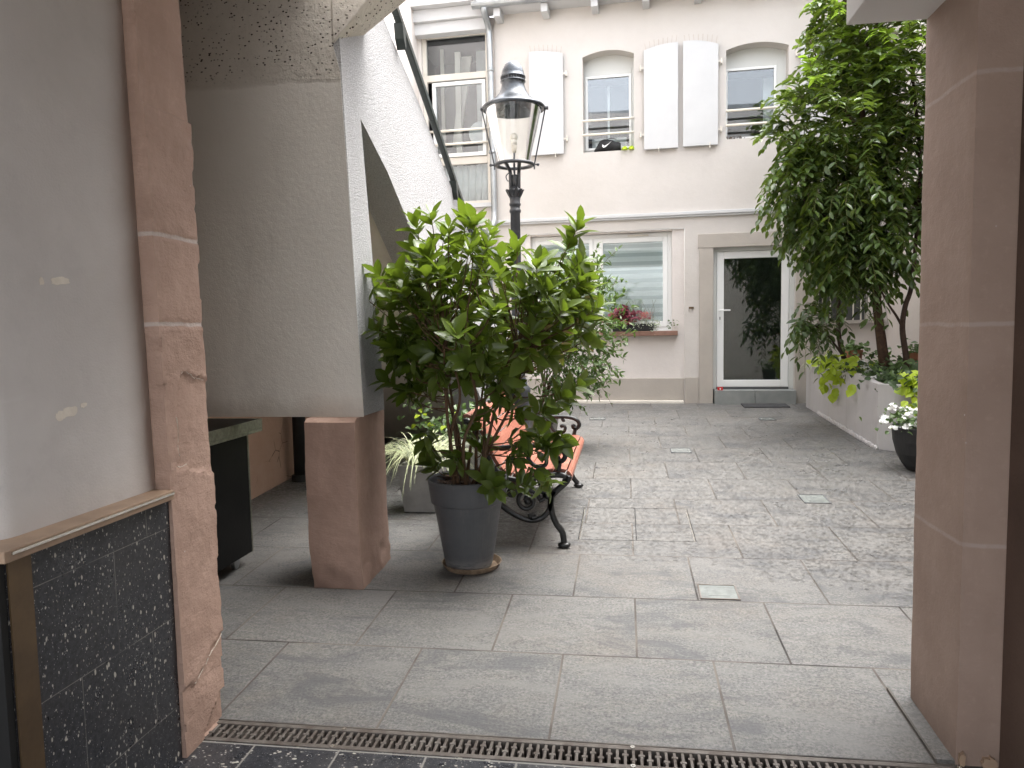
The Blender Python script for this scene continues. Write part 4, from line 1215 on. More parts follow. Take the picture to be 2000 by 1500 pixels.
for i in range(420):
    x_ = R.uniform(-0.15, 0.36)
    o_ = Vector((x_, R.uniform(-0.10, 0.03), 0.12 + R.gauss(0.0, 0.045) - (0.05 if x_ > 0.2 else 0) * R.random() * 1.5))
    d = Vector((R.gauss(0, 0.8), R.gauss(-0.5, 0.5), R.gauss(0, 0.6)))
    L.append((o_, d, Vector((0, -0.7, 0.8)) + rv(0.4), R.uniform(0.02, 0.032), R.uniform(0.012, 0.018), R.random() ** 1.2, 0.2))
leafset(mbr, L); mbr.build('variegated_foliage', 'leaf_pale', wb, tint=True)
mbr = MB(); L = []
for i in range(260):
    o_ = Vector((R.gauss(0.14, 0.045), R.uniform(-0.03, 0.05), 0.15 + R.random() * 0.09))
    L.append((o_, Vector((R.gauss(0, 0.25), R.gauss(0, 0.2), 1)), rv(), 0.035, 0.006, R.random(), 0.0))
leafset(mbr, L); mbr.build('heather', 'heather', wb, tint=True)
b = MB()
for i in range(12):
    x_ = R.uniform(-0.25, 0.3); h_ = R.uniform(0.2, 0.38)
    b.tube([(x_, 0.03, 0.1), (x_ + R.uniform(-0.03, 0.03), 0.02, 0.1 + h_ * 0.6), (x_ + R.uniform(-0.06, 0.06), 0.0, 0.1 + h_)], 0.0018, 4)
b.build('grass_stems', 'twig', wb)
b = MB(); L = []
for i in range(26):
    o_ = Vector((0.52 + R.gauss(0, 0.03) , -0.02, 0.02 + R.random() * 0.12)); L.append((o_, rsphere() + Vector((0, -0.3, 0.3)), rsphere(), 0.03, 0.02, R.random(), 0.2))
leafset(b, L); o = b.build('ivy_sprig', 'leaf_small', wb, tint=True)

# ------------------------------------------------------------------ street lamp
LX, LY = -0.93, 6.4
lp = thing('street_lamp', 'old fashioned dark iron street lamp with glass lantern behind the leafy shrub', 'street lamp', (LX, LY, gz(LX, LY)))
g0 = gz(LX, LY)
def Z(z): return z - g0
b = MB()
b.lathe([(0.13, 0.0), (0.13, 0.06), (0.115, 0.09), (0.10, 0.35), (0.095, 0.62), (0.11, 0.66), (0.11, 0.69), (0.085, 0.72), (0.065, 0.80), (0.058, 0.95), (0.066, 0.97), (0.066, 1.0), (0.05, 1.02),
         (0.046, 1.6), (0.042, Z(2.47)), (0.050, Z(2.48)), (0.050, Z(2.50)), (0.042, Z(2.51)), (0.042, Z(2.53)), (0.050, Z(2.54)), (0.050, Z(2.555)), (0.044, Z(2.565)), (0.05, Z(2.62)), (0.062, Z(2.655)), (0.066, Z(2.67)), (0.045, Z(2.68)), (0.03, Z(2.70)), (0.0, Z(2.70))], n=32)
b.build('post', 'lamp_iron', lp, smooth=True)
b = MB()
for k in range(10):                   # little leaf crown round the capital
    a = 2 * math.pi * k / 10
    c_, s_ = math.cos(a), math.sin(a)
    b.prism([(0.045, Z(2.60)), (0.062, Z(2.63)), (0.082, Z(2.672)), (0.070, Z(2.668)), (0.05, Z(2.65))], -0.012, 0.012, 'y')
    m_ = Matrix.Rotation(a, 3, 'Z')
    for i in range(len(b.v) - 10, len(b.v)): b.v[i] = tuple(m_ @ Vector(b.v[i]))
b.build('capital', 'lamp_iron', lp)
b = MB()
for sgn in (-1, 1):
    b.tube(crspline([(0.0 + 0.035 * sgn, 0, Z(2.68)), (0.036 * sgn, 0, Z(2.76)), (0.038 * sgn, 0.0, Z(2.83)), (0.055 * sgn, -0.09, Z(2.875)), (0.06 * sgn, -0.145, Z(2.885))], 5), 0.016, 8)
b.tube([(0, 0, Z(2.69)), (0, 0, Z(2.80))], 0.022, 10)
b.tube(crspline([(0.0, -0.03, Z(2.95)), (0.0, -0.035, Z(2.82)), (0.012, -0.05, Z(2.72)), (0.02, -0.03, Z(2.68))], 5), 0.006, 6)
b.tube(crspline([(-0.05, 0.0, Z(2.82)), (-0.075, 0.0, Z(2.79)), (-0.06, 0, Z(2.75)), (-0.04, 0, Z(2.76))], 5), 0.005, 6)
b.build('bracket', 'lamp_iron', lp, smooth=True)
b = MB()
b.lathe([(0.168, -0.012), (0.172, 0), (0.168, 0.012), (0.140, 0.012), (0.134, 0), (0.140, -0.012)], (0, 0, Z(2.885)), 40, closed=True)
b.build('lower_ring', 'lamp_iron', lp, smooth=True)
b = MB()
b.lathe([(0.245, Z(3.365)), (0.135, Z(2.895))], n=48); V = b.v; b.f = b.f[:48]; b.t = b.t[:48]
b.build('glass', 'glass_lamp', lp, smooth=True)
b = MB()
hood = [(0.262, Z(3.345)), (0.272, Z(3.352)), (0.274, Z(3.365)), (0.262, Z(3.378)), (0.225, Z(3.398)), (0.18, Z(3.425)), (0.145, Z(3.455)), (0.12, Z(3.49)), (0.104, Z(3.53)), (0.098, Z(3.565)), (0.100, Z(3.575)), (0.108, Z(3.580)), (0.108, Z(3.588)), (0.097, Z(3.590)),
        (0.097, Z(3.612)), (0.108, Z(3.614)), (0.108, Z(3.624)), (0.100, Z(3.628)), (0.097, Z(3.655)), (0.086, Z(3.69)), (0.067, Z(3.725)), (0.04, Z(3.745)), (0.02, Z(3.752)), (0.0, Z(3.754))]
b.lathe(hood, n=48)
b.f = [f for f in b.f if len(f) < 40]; b.t = b.t[:len(b.f)]
b.lathe([(0.262, Z(3.345)), (0.245, Z(3.350)), (0.20, Z(3.39)), (0.12, Z(3.44)), (0.0, Z(3.45))], n=48); b.f = [f for f in b.f if len(f) < 40]; b.t = b.t[:len(b.f)]
b.build('hood', 'lamp_hood', lp, smooth=True)
b = MB()
for k in range(28):
    a = 2 * math.pi * k / 28
    b.box(-0.0035, 0.0035, 0.0975, 0.1055, Z(3.590), Z(3.612))
    m_ = Matrix.Rotation(a, 3, 'Z')
    for i in range(len(b.v) - 8, len(b.v)): b.v[i] = tuple(m_ @ Vector(b.v[i]))
b.build('vent_ring', 'lamp_iron', lp)
b = MB()
dv = Vector((0.988, 0.151, 0))
for sgn in (-1, 1):
    t0 = dv * 0.272 * sgn; t1 = dv * 0.172 * sgn
    b = MB(); b.tube([(t0.x, t0.y, Z(3.35)), (t1.x, t1.y, Z(2.88)), (t1.x, t1.y, Z(2.845))], 0.007, 6)
    e = dv * 0.205 * sgn
    b.tube([(t1.x, t1.y, Z(2.885)), (e.x, e.y, Z(2.885))], 0.008, 6); b.sphere((e.x, e.y, Z(2.885)), 0.013, 8, 6)
    e = dv * (0.30 if sgn > 0 else 0.285) * sgn
    b.tube([(t0.x, t0.y, Z(3.362)), (e.x, e.y, Z(3.362))], 0.017, 8)
    b.build('rod', 'lamp_iron', lp)
b = MB(); b.sphere((0, 0, Z(3.118)), 0.034, 16, 10); b.tube([(0, 0, Z(3.05)), (0, 0, Z(3.095))], [0.024, 0.027], 14); b.build('bulb', 'bulb', lp, smooth=True)
b = MB(); b.lathe([(0.014, Z(2.985)), (0.021, Z(3.0)), (0.024, Z(3.05)), (0.0, Z(3.052))], n=16); b.build('socket', 'porcelain', lp, smooth=True)
b = MB(); b.tube([(0, 0, Z(2.80)), (0, 0, Z(2.99))], 0.0085, 8); b.build('stem_pipe', 'lamp_iron', lp)

# ------------------------------------------------------------------ bench
BY0, BY1 = 4.27, 5.66
bz = 0.205
be = thing('park_bench', 'weathered red brown slatted bench with black cast iron scroll ends beside the potted shrub', 'bench', (-0.36, (BY0 + BY1) / 2, bz))
hy = (BY1 - BY0) / 2
prof = crspline([Vector((0.045, 0, 0.36)), Vector((0.048, 0, 0.405)), Vector((0.01, 0, 0.436)), Vector((-0.07, 0, 0.438)), Vector((-0.17, 0, 0.42)), Vector((-0.27, 0, 0.405)), Vector((-0.35, 0, 0.425)), Vector((-0.40, 0, 0.485)), Vector((-0.435, 0, 0.565)), Vector((-0.475, 0, 0.65)), Vector((-0.53, 0, 0.735)), Vector((-0.575, 0, 0.765)), Vector((-0.61, 0, 0.755))], 10)
# arc-length split into slats
acc = [0]
for i in range(1, len(prof)): acc.append(acc[-1] + (prof[i] - prof[i - 1]).length)
tot = acc[-1]
def at(sv):
    for i in range(1, len(prof)):
        if acc[i] >= sv:
            t = (sv - acc[i - 1]) / max(1e-9, acc[i] - acc[i - 1])
            return prof[i - 1].lerp(prof[i], t), (prof[i] - prof[i - 1]).normalized()
    return prof[-1], (prof[-1] - prof[-2]).normalized()
NS = 11
sw = tot / NS
for k in range(NS):
    a0, a1 = k * sw + 0.0045, (k + 1) * sw - 0.0045
    top = []; bot = []
    for j in range(5):
        p_, t_ = at(a0 + (a1 - a0) * j / 4)
        nn = Vector((t_.z, 0, -t_.x))
        if nn.z < -0.0 and k > 1: pass
        nn = Vector((t_.z, 0, -t_.x)) 
        top.append((p_.x, p_.z)); bot.append((p_.x - nn.x * 0.022, p_.z - nn.z * 0.022))
    b = MB(); b.prism(top + bot[::-1], -hy + 0.02, hy - 0.02, 'y')
    b.build('slat', 'bench_wood', be, bevel=0.003)
def ribbon(b, pts, w, y0, y1, k=8, taper=None):
    w = w * (1.35 if w < 0.027 else 1.05)
    P = crspline([Vector((p[0], 0, p[1])) for p in pts], k)
    n_ = len(P)
    V = []
    for i, p in enumerate(P):
        d = (P[min(i + 1, n_ - 1)] - P[max(i - 1, 0)]).normalized()
        nn = Vector((-d.z, 0, d.x))
        ww = (w if not taper else w * (taper[0] + (taper[1] - taper[0]) * i / (n_ - 1))) / 2
        for yy, e in ((y0, 0.6), ((y0 + y1) / 2, 1.0), (y1, 0.6)):
            pass
        V += [(p.x + nn.x * ww * 0.75, y0, p.z + nn.z * ww * 0.75), (p.x - nn.x * ww * 0.75, y0, p.z - nn.z * ww * 0.75),
              (p.x - nn.x * ww, (y0 + y1) / 2, p.z - nn.z * ww), (p.x - nn.x * ww * 0.75, y1, p.z - nn.z * ww * 0.75),
              (p.x + nn.x * ww * 0.75, y1, p.z + nn.z * ww * 0.75), (p.x + nn.x * ww, (y0 + y1) / 2, p.z + nn.z * ww)]
    F = []
    for i in range(n_ - 1):
        for j in range(6): F.append((i * 6 + j, i * 6 + (j + 1) % 6, (i + 1) * 6 + (j + 1) % 6, (i + 1) * 6 + j))
    F.append(tuple(range(5, -1, -1))); F.append(tuple((n_ - 1) * 6 + j for j in range(6)))
    b.add(V, F)
def spiral(cx, cz, r0, r1, a0, turns, k=14):
    out = []
    for i in range(k + 1):
        t = i / k
        a = a0 + turns * 2 * math.pi * t
        r = r0 + (r1 - r0) * t
        out.append((cx + r * math.cos(a), cz + r * math.sin(a)))
    return out
for side_, yc in (('near', -hy), ('far', hy)):
    fz = gz(-0.36, (BY0 + BY1) / 2 + yc) - bz          # ground at this end, in bench coordinates
    y0, y1 = yc - 0.018, yc + 0.018
    b = MB()
    # front leg with foot
    ribbon(b, [(0.035, 0.40), (0.015, 0.36), (-0.04, 0.31), (-0.075, 0.26), (-0.07, 0.18), (-0.045, 0.11), (-0.01, 0.06), (0.0, fz + 0.03)], 0.036, y0, y1)
    lg = b.build('leg', 'iron', be, smooth=True)
    b = MB(); b.sphere((0.0, yc, fz + 0.018), 0.034, 14, 8, (1.15, 0.8, 0.55)); b.build('foot', 'iron', lg, smooth=True)
    b = MB()
    ribbon(b, [(-0.36, 0.42), (-0.40, 0.33), (-0.41, 0.25), (-0.44, 0.16), (-0.50, 0.07), (-0.53, fz + 0.03)], 0.036, y0, y1)
    lg = b.build('leg', 'iron', be, smooth=True)
    b = MB(); b.sphere((-0.53, yc, fz + 0.018), 0.034, 14, 8, (1.15, 0.8, 0.55)); b.build('foot', 'iron', lg, smooth=True)
    # rail that carries the slats
    b = MB()
    pp = [(p_[0].x - 0.0, p_[0].z - 0.030) for p_ in [at(tot * i / 14) for i in range(15)]]
    pp = []
    for i in range(15):
        p_, t_ = at(tot * i / 14); nn = Vector((t_.z, 0, -t_.x)); pp.append((p_.x - nn.x * 0.036, p_.z - nn.z * 0.036))
    ribbon(b, pp, 0.026, y0, y1, 4)
    b.build('end_rail', 'iron', be, smooth=True)
    b = MB()
    # bow between the legs and the scrollwork in it
    ribbon(b, [(-0.07, 0.27), (-0.085, 0.20), (-0.13, 0.145), (-0.20, 0.13), (-0.27, 0.15), (-0.34, 0.19), (-0.41, 0.25)], 0.026, y0, y1)
    ribbon(b, [(-0.05, 0.31), (-0.085, 0.27), (-0.12, 0.30), (-0.14, 0.36), (-0.145, 0.39)], 0.022, y0, y1)
    ribbon(b, spiral(-0.215, 0.245, 0.075, 0.018, 0.2, 1.4), 0.020, y0, y1, 3)
    ribbon(b, [(-0.145, 0.245), (-0.115, 0.262), (-0.11, 0.30)], 0.018, y0, y1)
    ribbon(b, [(-0.205, 0.17), (-0.195, 0.145), (-0.16, 0.15)], 0.022, y0, y1)
    ribbon(b, spiral(-0.315, 0.30, 0.045, 0.012, 3.6, -1.2), 0.018, y0, y1, 3)
    for c_ in ((-0.215, 0.245, 0.024), (-0.112, 0.305, 0.017), (-0.315, 0.30, 0.017), (-0.185, 0.16, 0.016), (-0.335, 0.345, 0.014), (-0.28, 0.335, 0.014)):
        b.sphere((c_[0], yc, c_[1]), c_[2], 10, 8, (1, 0.9, 1))
    b.build('scrollwork', 'iron', be, smooth=True)
    b = MB()
    # arm rest
    ribbon(b, [(-0.44, 0.56), (-0.36, 0.565), (-0.26, 0.575), (-0.16, 0.578), (-0.07, 0.575), (-0.01, 0.555), (0.012, 0.52), (-0.005, 0.49), (-0.035, 0.495), (-0.035, 0.515)], 0.022, y0, y1)
    ribbon(b, [(-0.03, 0.43), (-0.025, 0.46), (-0.018, 0.495)], 0.022, y0, y1)
    ribbon(b, [(-0.24, 0.57), (-0.215, 0.52), (-0.19, 0.475), (-0.145, 0.45), (-0.105, 0.465), (-0.10, 0.50), (-0.125, 0.51)], 0.018, y0, y1)
    ribbon(b, [(-0.12, 0.575), (-0.115, 0.55), (-0.10, 0.55)], 0.016, y0, y1)
    for c_ in ((-0.125, 0.505, 0.015), (-0.033, 0.505, 0.018), (-0.20, 0.53, 0.013)):
        b.sphere((c_[0], yc, c_[1]), c_[2], 10, 8)
    b.build('armrest', 'iron', be, smooth=True)

# ------------------------------------------------------------------ potted shrub in the centre
PX, PY = -0.865, 3.93
pz = gz(PX, PY)
sc_ = thing('pot_saucer', 'dirty round saucer under the large grey flowerpot', 'saucer', (PX + 0.015, PY, pz))
b = MB(); b.lathe([(0.0, 0.002), (0.145, 0.002), (0.168, 0.034), (0.162, 0.034), (0.142, 0.008), (0.0, 0.008)], n=48); b.build('dish', 'saucer', sc_, smooth=False)
ps = thing('potted_shrub', 'large glossy leaved shrub in a tall grey round pot in the middle of the view', 'potted plant', (PX, PY, pz + 0.009))
b = MB()
b.lathe([(0.0, 0), (0.122, 0.0), (0.130, 0.01), (0.150, 0.12), (0.188, 0.352), (0.190, 0.362), (0.203, 0.368), (0.219, 0.485), (0.223, 0.497), (0.214, 0.500), (0.207, 0.49), (0.196, 0.40), (0.0, 0.40)], n=64)
b.build('pot', 'pot_grey', ps, smooth=False)
b = MB()
V = [(0, 0, 0.452)]; F = []
for i in range(1, 7):
    for k in range(24):
        a = 2 * math.pi * k / 24; r = 0.202 * i / 6
        V.append((r * math.cos(a), r * math.sin(a), 0.45 + 0.014 * noise.noise(Vector((r * 30 * math.cos(a), r * 30 * math.sin(a), 1)))))
for k in range(24): F.append((0, 1 + k, 1 + (k + 1) % 24))
for i in range(5):
    for k in range(24): F.append((1 + i * 24 + k, 1 + (i + 1) * 24 + k, 1 + (i + 1) * 24 + (k + 1) % 24, 1 + i * 24 + (k + 1) % 24))
b.add(V, F); b.build('soil', 'dark_soil', ps, smooth=True)
b = MB(); L = []
for i in range(40):
    a = R.random() * 6.28; r = 0.18 * math.sqrt(R.random())
    L.append((Vector((r * math.cos(a), r * math.sin(a), 0.462 + R.random() * 0.01)), Vector((R.gauss(0, 1), R.gauss(0, 1), 0.1)), Vector((0, 0, 1)) + rv(0.4), R.uniform(0.05, 0.09), 0.03, 0, -0.2))
leafset(b, L); b.build('fallen_leaves', 'bark', ps)
# stems and crown
rng = R
stems = MB(); leaves = MB()
L = []
trunks = []
for k in range(10):
    a = 2 * math.pi * k / 10 + R.uniform(-0.3, 0.3)
    r0 = R.uniform(0.02, 0.10)
    p0 = Vector((r0 * math.cos(a), r0 * math.sin(a), 0.45))
    p3 = Vector((R.uniform(0.10, 0.36) * math.cos(a) + 0.03, R.uniform(0.12, 0.3) * math.sin(a), R.uniform(1.0, 1.25)))
    pts = crspline([p0, p0.lerp(p3, 0.35) + rv(0.02), p0.lerp(p3, 0.7) + rv(0.03), p3], 6)
    stems.tube(pts, [0.011 - 0.006 * i / (len(pts) - 1) for i in range(len(pts))], 7)
    trunks.append(pts)
def whorl(tip, ax, n_, ln, spread, tb, mats, droop=0.12, wr=0.45, back=0.04):
    ax = ax.normalized()
    e1 = ax.orthogonal().normalized(); e2 = ax.cross(e1)
    ph = R.random() * 6.28
    for i in range(n_):
        a = ph + i * 2.4
        lev = i / n_
        sp = spread * (0.45 + 0.75 * (1 - lev)) + R.gauss(0, 0.12)
        d = ax * math.cos(sp) + (e1 * math.cos(a) + e2 * math.sin(a)) * math.sin(sp)
        o_ = tip - ax * (back * (1 - lev)) * 1.5
        nn = ax * math.sin(sp) - (e1 * math.cos(a) + e2 * math.sin(a)) * math.cos(sp)
        nn = nn * -1 if nn.z < -0.5 else nn
        l_ = ln * R.uniform(0.78, 1.15)
        mats.append((o_, d, nn + rv(0.22), l_, l_ * wr * R.uniform(0.85, 1.15), min(1, max(0, tb + R.gauss(0, 0.2))), droop * R.uniform(0.3, 1.8)))
tips = [Vector((R.uniform(-0.25, 0.45), R.uniform(-0.25, 0.15), R.uniform(0.70, 1.02))) for k_ in range(3)] + [Vector((R.uniform(-0.38, 0.45), R.uniform(-0.3, 0.2), R.uniform(0.98, 1.22))) for k_ in range(16)]
tries = 0
while len(tips) < 195 and tries < 9000:
    tries += 1
    x_ = R.uniform(-0.56, 0.74); z_ = R.uniform(0.88, 1.90); y_ = R.uniform(-0.45, 0.45)
    # crown outline, wide at mid height, two humps at the top, thin at the foot
    ex = (x_ - 0.10) / 0.66; ez = (z_ - 1.40) / (0.47 + 0.04 * math.cos(x_ * 9)); ey = y_ / 0.46
    rr = ex * ex + ez * ez + ey * ey
    if rr > 1: continue
    if rr < 0.25 and R.random() < 0.7: continue
    if z_ < 1.12 and R.random() < 0.45: continue
    if any((Vector((x_, y_, z_)) - t).length < 0.072 for t in tips): continue
    tips.append(Vector((x_, y_, z_)))
extra = [(-0.19, -0.20, 0.72), (-0.16, -0.18, 0.62), (-0.22, -0.05, 0.66), (0.22, -0.22, 0.52), (0.34, -0.2, 0.50), (0.30, -0.18, 0.60), (0.42, -0.2, 0.58), (0.5, -0.2, 0.66), (0.44, -0.15, 0.70), (0.55, -0.15, 0.73),
         (0.36, -0.2, 0.75), (0.12, -0.2, 0.56), (0.47, -0.1, 0.50), (0.33, -0.25, 0.88), (0.45, -0.2, 0.92), (-0.28, -0.1, 0.98), (0.02, -0.1, 0.78), (-0.05, -0.2, 0.6),
         (0.62, -0.1, 1.02), (0.55, -0.15, 0.98), (-0.40, -0.15, 1.05), (-0.12, -0.15, 1.95 - 0.02), (-0.24, -0.1, 1.88), (0.64, -0.1, 1.86), (0.60, -0.05, 1.78), (0.10, -0.1, 1.90), (0.02, 0.0, 1.88), (-0.55, -0.1, 1.50), (-0.58, -0.05, 1.44), (0.26, 0, 0.68), (0.08, 0.1, 0.66)]
for e in extra: tips.append(Vector(e) + rv(0.015))
for tp in tips:
    # nearest point of a trunk lower than the tip
    best = None; bd = 9
    for tr in trunks:
        for p_ in tr:
            if p_.z < tp.z - 0.05:
                d_ = (p_ - tp).length + R.random() * 0.12
                if d_ < bd: bd = d_; best = p_
    if best is None: best = trunks[0][2]
    mid = best.lerp(tp, 0.55) + Vector((0, 0, -0.03)) + rv(0.012)
    pts = crspline([best, mid, tp], 4)
    stems.tube(pts, [0.0042 - 0.0022 * i / (len(pts) - 1) for i in range(len(pts))], 5)
    ax = (tp - mid).normalized() + Vector((0, 0, 0.45)) + (tp - Vector((0.1, 0, 1.2))).normalized() * 0.3
    tb = 0.16 + 0.68 * (tp.z - 0.85)  # leaf colour darkened low down, brightened on top: painted shading of the crown
    if tp.z < 1.3 and R.random() < 0.75: ax = ax * 0.6 + Vector((0, 0, -0.75)) + rv(0.2)
    whorl(tp, ax, R.randint(7, 10), R.uniform(0.105, 0.135), 1.05, tb, L, droop=0.10)
    for j in range(2):                                   # odd leaves along the twig
        q_ = mid.lerp(tp, R.uniform(0.1, 0.8))
        L.append((q_, rsphere() + ax * 0.5, Vector((0, 0, 1)) + rv(0.3), R.uniform(0.08, 0.115), 0.036, tb - 0.1, 0.15))
leafset(leaves, L)
stems.build('stems', 'stem', ps, smooth=True)
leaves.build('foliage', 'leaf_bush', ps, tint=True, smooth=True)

# ------------------------------------------------------------------ shrub in tapered grey planter behind the bench
SX, SY = -0.80, 7.25
ss = thing('potted_shrub', 'light green airy shrub in a tapered grey square pot beyond the bench', 'potted plant', (SX, SY, gz(SX, SY)))
b = MB()
an_ = math.radians(38)
def ring(r, z): return [(r * math.cos(an_ + math.pi / 2 * k), r * math.sin(an_ + math.pi / 2 * k), z) for k in range(4)]
b.add(ring(0.13, 0.0) + ring(0.20, 0.40) + ring(0.17, 0.40) + ring(0.165, 0.36), [(3, 2, 1, 0)] + [(i, (i + 1) % 4, (i + 1) % 4 + 4, i + 4) for i in range(4)] + [(i + 4, (i + 1) % 4 + 4, (i + 1) % 4 + 8, i + 8) for i in range(4)] + [(i + 8, (i + 1) % 4 + 8, (i + 1) % 4 + 12, i + 12) for i in range(4)] + [(12, 13, 14, 15)])
b.build('pot', 'pot_light', ss, bevel=0.005)
b = MB(); L = []
core = Vector((0.28, -0.1, 1.18))
for k in range(9):
    a = R.random() * 6.28
    tip = Vector((R.uniform(0.0, 0.75), R.uniform(-0.3, 0.3), R.uniform(1.0, 1.8)))
    pts = crspline([Vector((0.04 * math.cos(a), 0.04 * math.sin(a), 0.36)), Vector((0.1, 0, 0.75)) + rv(0.05), tip], 6)
    b.tube(pts, [0.009 - 0.006 * i / (len(pts) - 1) for i in range(len(pts))], 6)
for k in range(360):
    u_ = rsphere() * R.random() ** 0.4
    s0 = core + Vector((u_.x * 0.46, u_.y * 0.40, u_.z * 0.70))
    if s0.z < 0.5: continue
    d = (s0 - core).normalized() + Vector((0.12, 0, 0.35)) + rv(0.35)
    d.normalize()
    ln_ = R.uniform(0.12, 0.28)
    pts = crspline([s0, s0 + d * ln_ * 0.5, s0 + d * ln_ + Vector((0, 0, -0.03))], 3)
    b.tube(pts, 0.0018, 4)
    for j in range(R.randint(9, 13)):
        t = (j + 1) / 13
        q_ = pts[min(len(pts) - 1, int(t * len(pts)))]
        dd_ = d * 0.5 + rsphere() * 0.9
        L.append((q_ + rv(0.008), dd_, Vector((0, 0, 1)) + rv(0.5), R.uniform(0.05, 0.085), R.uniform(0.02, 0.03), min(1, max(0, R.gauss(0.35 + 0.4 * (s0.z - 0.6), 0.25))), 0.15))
b.build('stems', 'stem', ss)
b = MB(); leafset(b, L); b.build('foliage', 'leaf_small', ss, tint=True, smooth=True)

# ------------------------------------------------------------------ grass pot on the left
gp_ = thing('potted_grass', 'variegated pale grass arching out of a light grey square pot beside the pink pier', 'potted plant', (-1.43, 5.03, gz(-1.43, 5.03)))
b = MB()
def sq(w, z): return [(-w, -w, z), (w, -w, z), (w, w, z), (-w, w, z)]
b.add(sq(0.115, 0.0) + sq(0.145, 0.34) + sq(0.13, 0.34) + sq(0.125, 0.30), [(3, 2, 1, 0)] + [(i, (i + 1) % 4, (i + 1) % 4 + 4, i + 4) for i in range(4)] + [(i + 4, (i + 1) % 4 + 4, (i + 1) % 4 + 8, i + 8) for i in range(4)] + [(i + 8, (i + 1) % 4 + 8, (i + 1) % 4 + 12, i + 12) for i in range(4)] + [(12, 13, 14, 15)])
o = b.build('pot', 'pot_light', gp_, bevel=0.01); 
def blades(n_, h0, h1, r0, spread, w, fall, tin=(0.2, 1.0)):
    b = MB()
    for i in range(n_):
        a = R.random() * 2 * math.pi
        rr = r0 * math.sqrt(R.random())
        base = Vector((rr * math.cos(a), rr * math.sin(a), 0))
        a2 = a + R.gauss(0, 0.5)
        dirv = Vector((math.cos(a2), math.sin(a2), 0))
        ln_ = R.uniform(h0, h1); sp = R.uniform(0.3, 1.0) * spread
        side_v = Vector((-dirv.y, dirv.x, 0))
        V = []; F = []
        K = 7
        for k in range(K + 1):
            t = k / K
            p_ = base + dirv * (sp * ln_ * t) + Vector((0, 0, ln_ * (1.0 * t - fall * (0.5 + sp) * t * t)))
            ww = w * (1 - t ** 2.5) * 0.5 + 0.0004
            V += [p_ + side_v * ww, p_ - side_v * ww]
        for k in range(K): F.append((2 * k, 2 * k + 1, 2 * k + 3, 2 * k + 2))
        b.add(V, F, R.uniform(*tin))
    return b
b = blades(260, 0.34, 0.62, 0.10, 1.0, 0.0065, 0.80)
o = b.build('grass', 'grass_pale', gp_, tint=True); o.location = (0, 0, 0.32)

# lime and dark foliage in a trough behind, left of the lamp
cv = thing('potted_plant', 'low mixed green and lime leaves between the striped grass and the lamp post', 'potted plant', (-1.15, 5.75, gz(-1.15, 5.75)))
b = MB(); b.box(-0.5, 0.12, -0.15, 0.15, 0, 0.34); b.build('trough', 'pot_light', cv, bevel=0.01)
def heart(L, n_, c, sp, ln, down=0.4):
    for i in range(n_):
        o_ = Vector((R.gauss(c[0], sp[0]), R.gauss(c[1], sp[1]), R.gauss(c[2], sp[2])))
        d = Vector((R.gauss(0, 0.7), R.gauss(-0.5, 0.5), R.gauss(-down, 0.45)))
        l_ = R.uniform(*ln)
        L.append((o_, d, Vector((0, -0.5, 0.9)) + rv(0.35), l_, l_ * R.uniform(0.7, 0.95), R.random(), 0.25))
b = MB(); L = []
heart(L, 14, (-0.38, -0.05, 0.52), (0.07, 0.10, 0.09), (0.04, 0.07), 0.1)
leafset(b, L); b.build('lime_foliage', 'leaf_lime', cv, tint=True)
b = MB(); L = []
heart(L, 420, (-0.15, 0.0, 0.48), (0.22, 0.12, 0.12), (0.03, 0.06), 0.0)
leafset(b, L); b.build('green_foliage', 'leaf_small', cv, tint=True)

# ------------------------------------------------------------------ raised planter
rp = thing('raised_planter', 'long light grey rendered planter along the right wall holding the laurel tree', 'planter', (0, 0, 0))
out = [(2.285, 9.75), (2.306, 7.143), (2.42, 7.05), (2.75, 6.85), (3.398, 6.75), (3.398, 9.75)]
inn = [(2.36, 9.68), (2.378, 7.19), (2.46, 7.12), (2.78, 6.93), (3.33, 6.83), (3.33, 9.68)]
def ptop(x, y):
    t = min(1, max(0, (7.75 - y) / 0.55)); t = t * t * (3 - 2 * t)
    return 0.955 - 0.052 * t if y < 8.6 else 0.955
subs = 14
def refine(P):
    O = []
    n_ = len(P)
    for i in range(n_):
        a, c = P[i], P[(i + 1) % n_]
        for k in range(subs): O.append((a[0] + (c[0] - a[0]) * k / subs, a[1] + (c[1] - a[1]) * k / subs))
    return O
Oo, Ii = refine(out), refine(inn)
n = len(Oo)
V = [(x, y, gz(x, y) - 0.02) for x, y in Oo] + [(x, y, ptop(x, y)) for x, y in Oo] + [(x, y, ptop(*Oo[i])) for i, (x, y) in enumerate(Ii)] + [(x, y, 0.80) for x, y in Ii]
F = []
for lv in range(3):
    for i in range(n): F.append((lv * n + i, lv * n + (i + 1) % n, (lv + 1) * n + (i + 1) % n, (lv + 1) * n + i))
b = MB(); b.add(V, F); b.build('rendered_wall', 'planter', rp)
b = MB(); b.add([(x, y, 0.86 - 0.02) for x, y in inn], [tuple(range(6))]); b.build('soil', 'dark_soil', rp)
b = MB()
for i in range(26):
    y_ = 7.15 + i * 0.08
    b.sphere((2.292, y_, gz(2.3, y_) + 0.01), 0.03, 8, 6, (0.6, 1.6, 0.9 + 0.8 * abs(nz3((0, y_, 0), 5, 3))))
b.build('mortar_fillet', 'planter', rp, smooth=True)

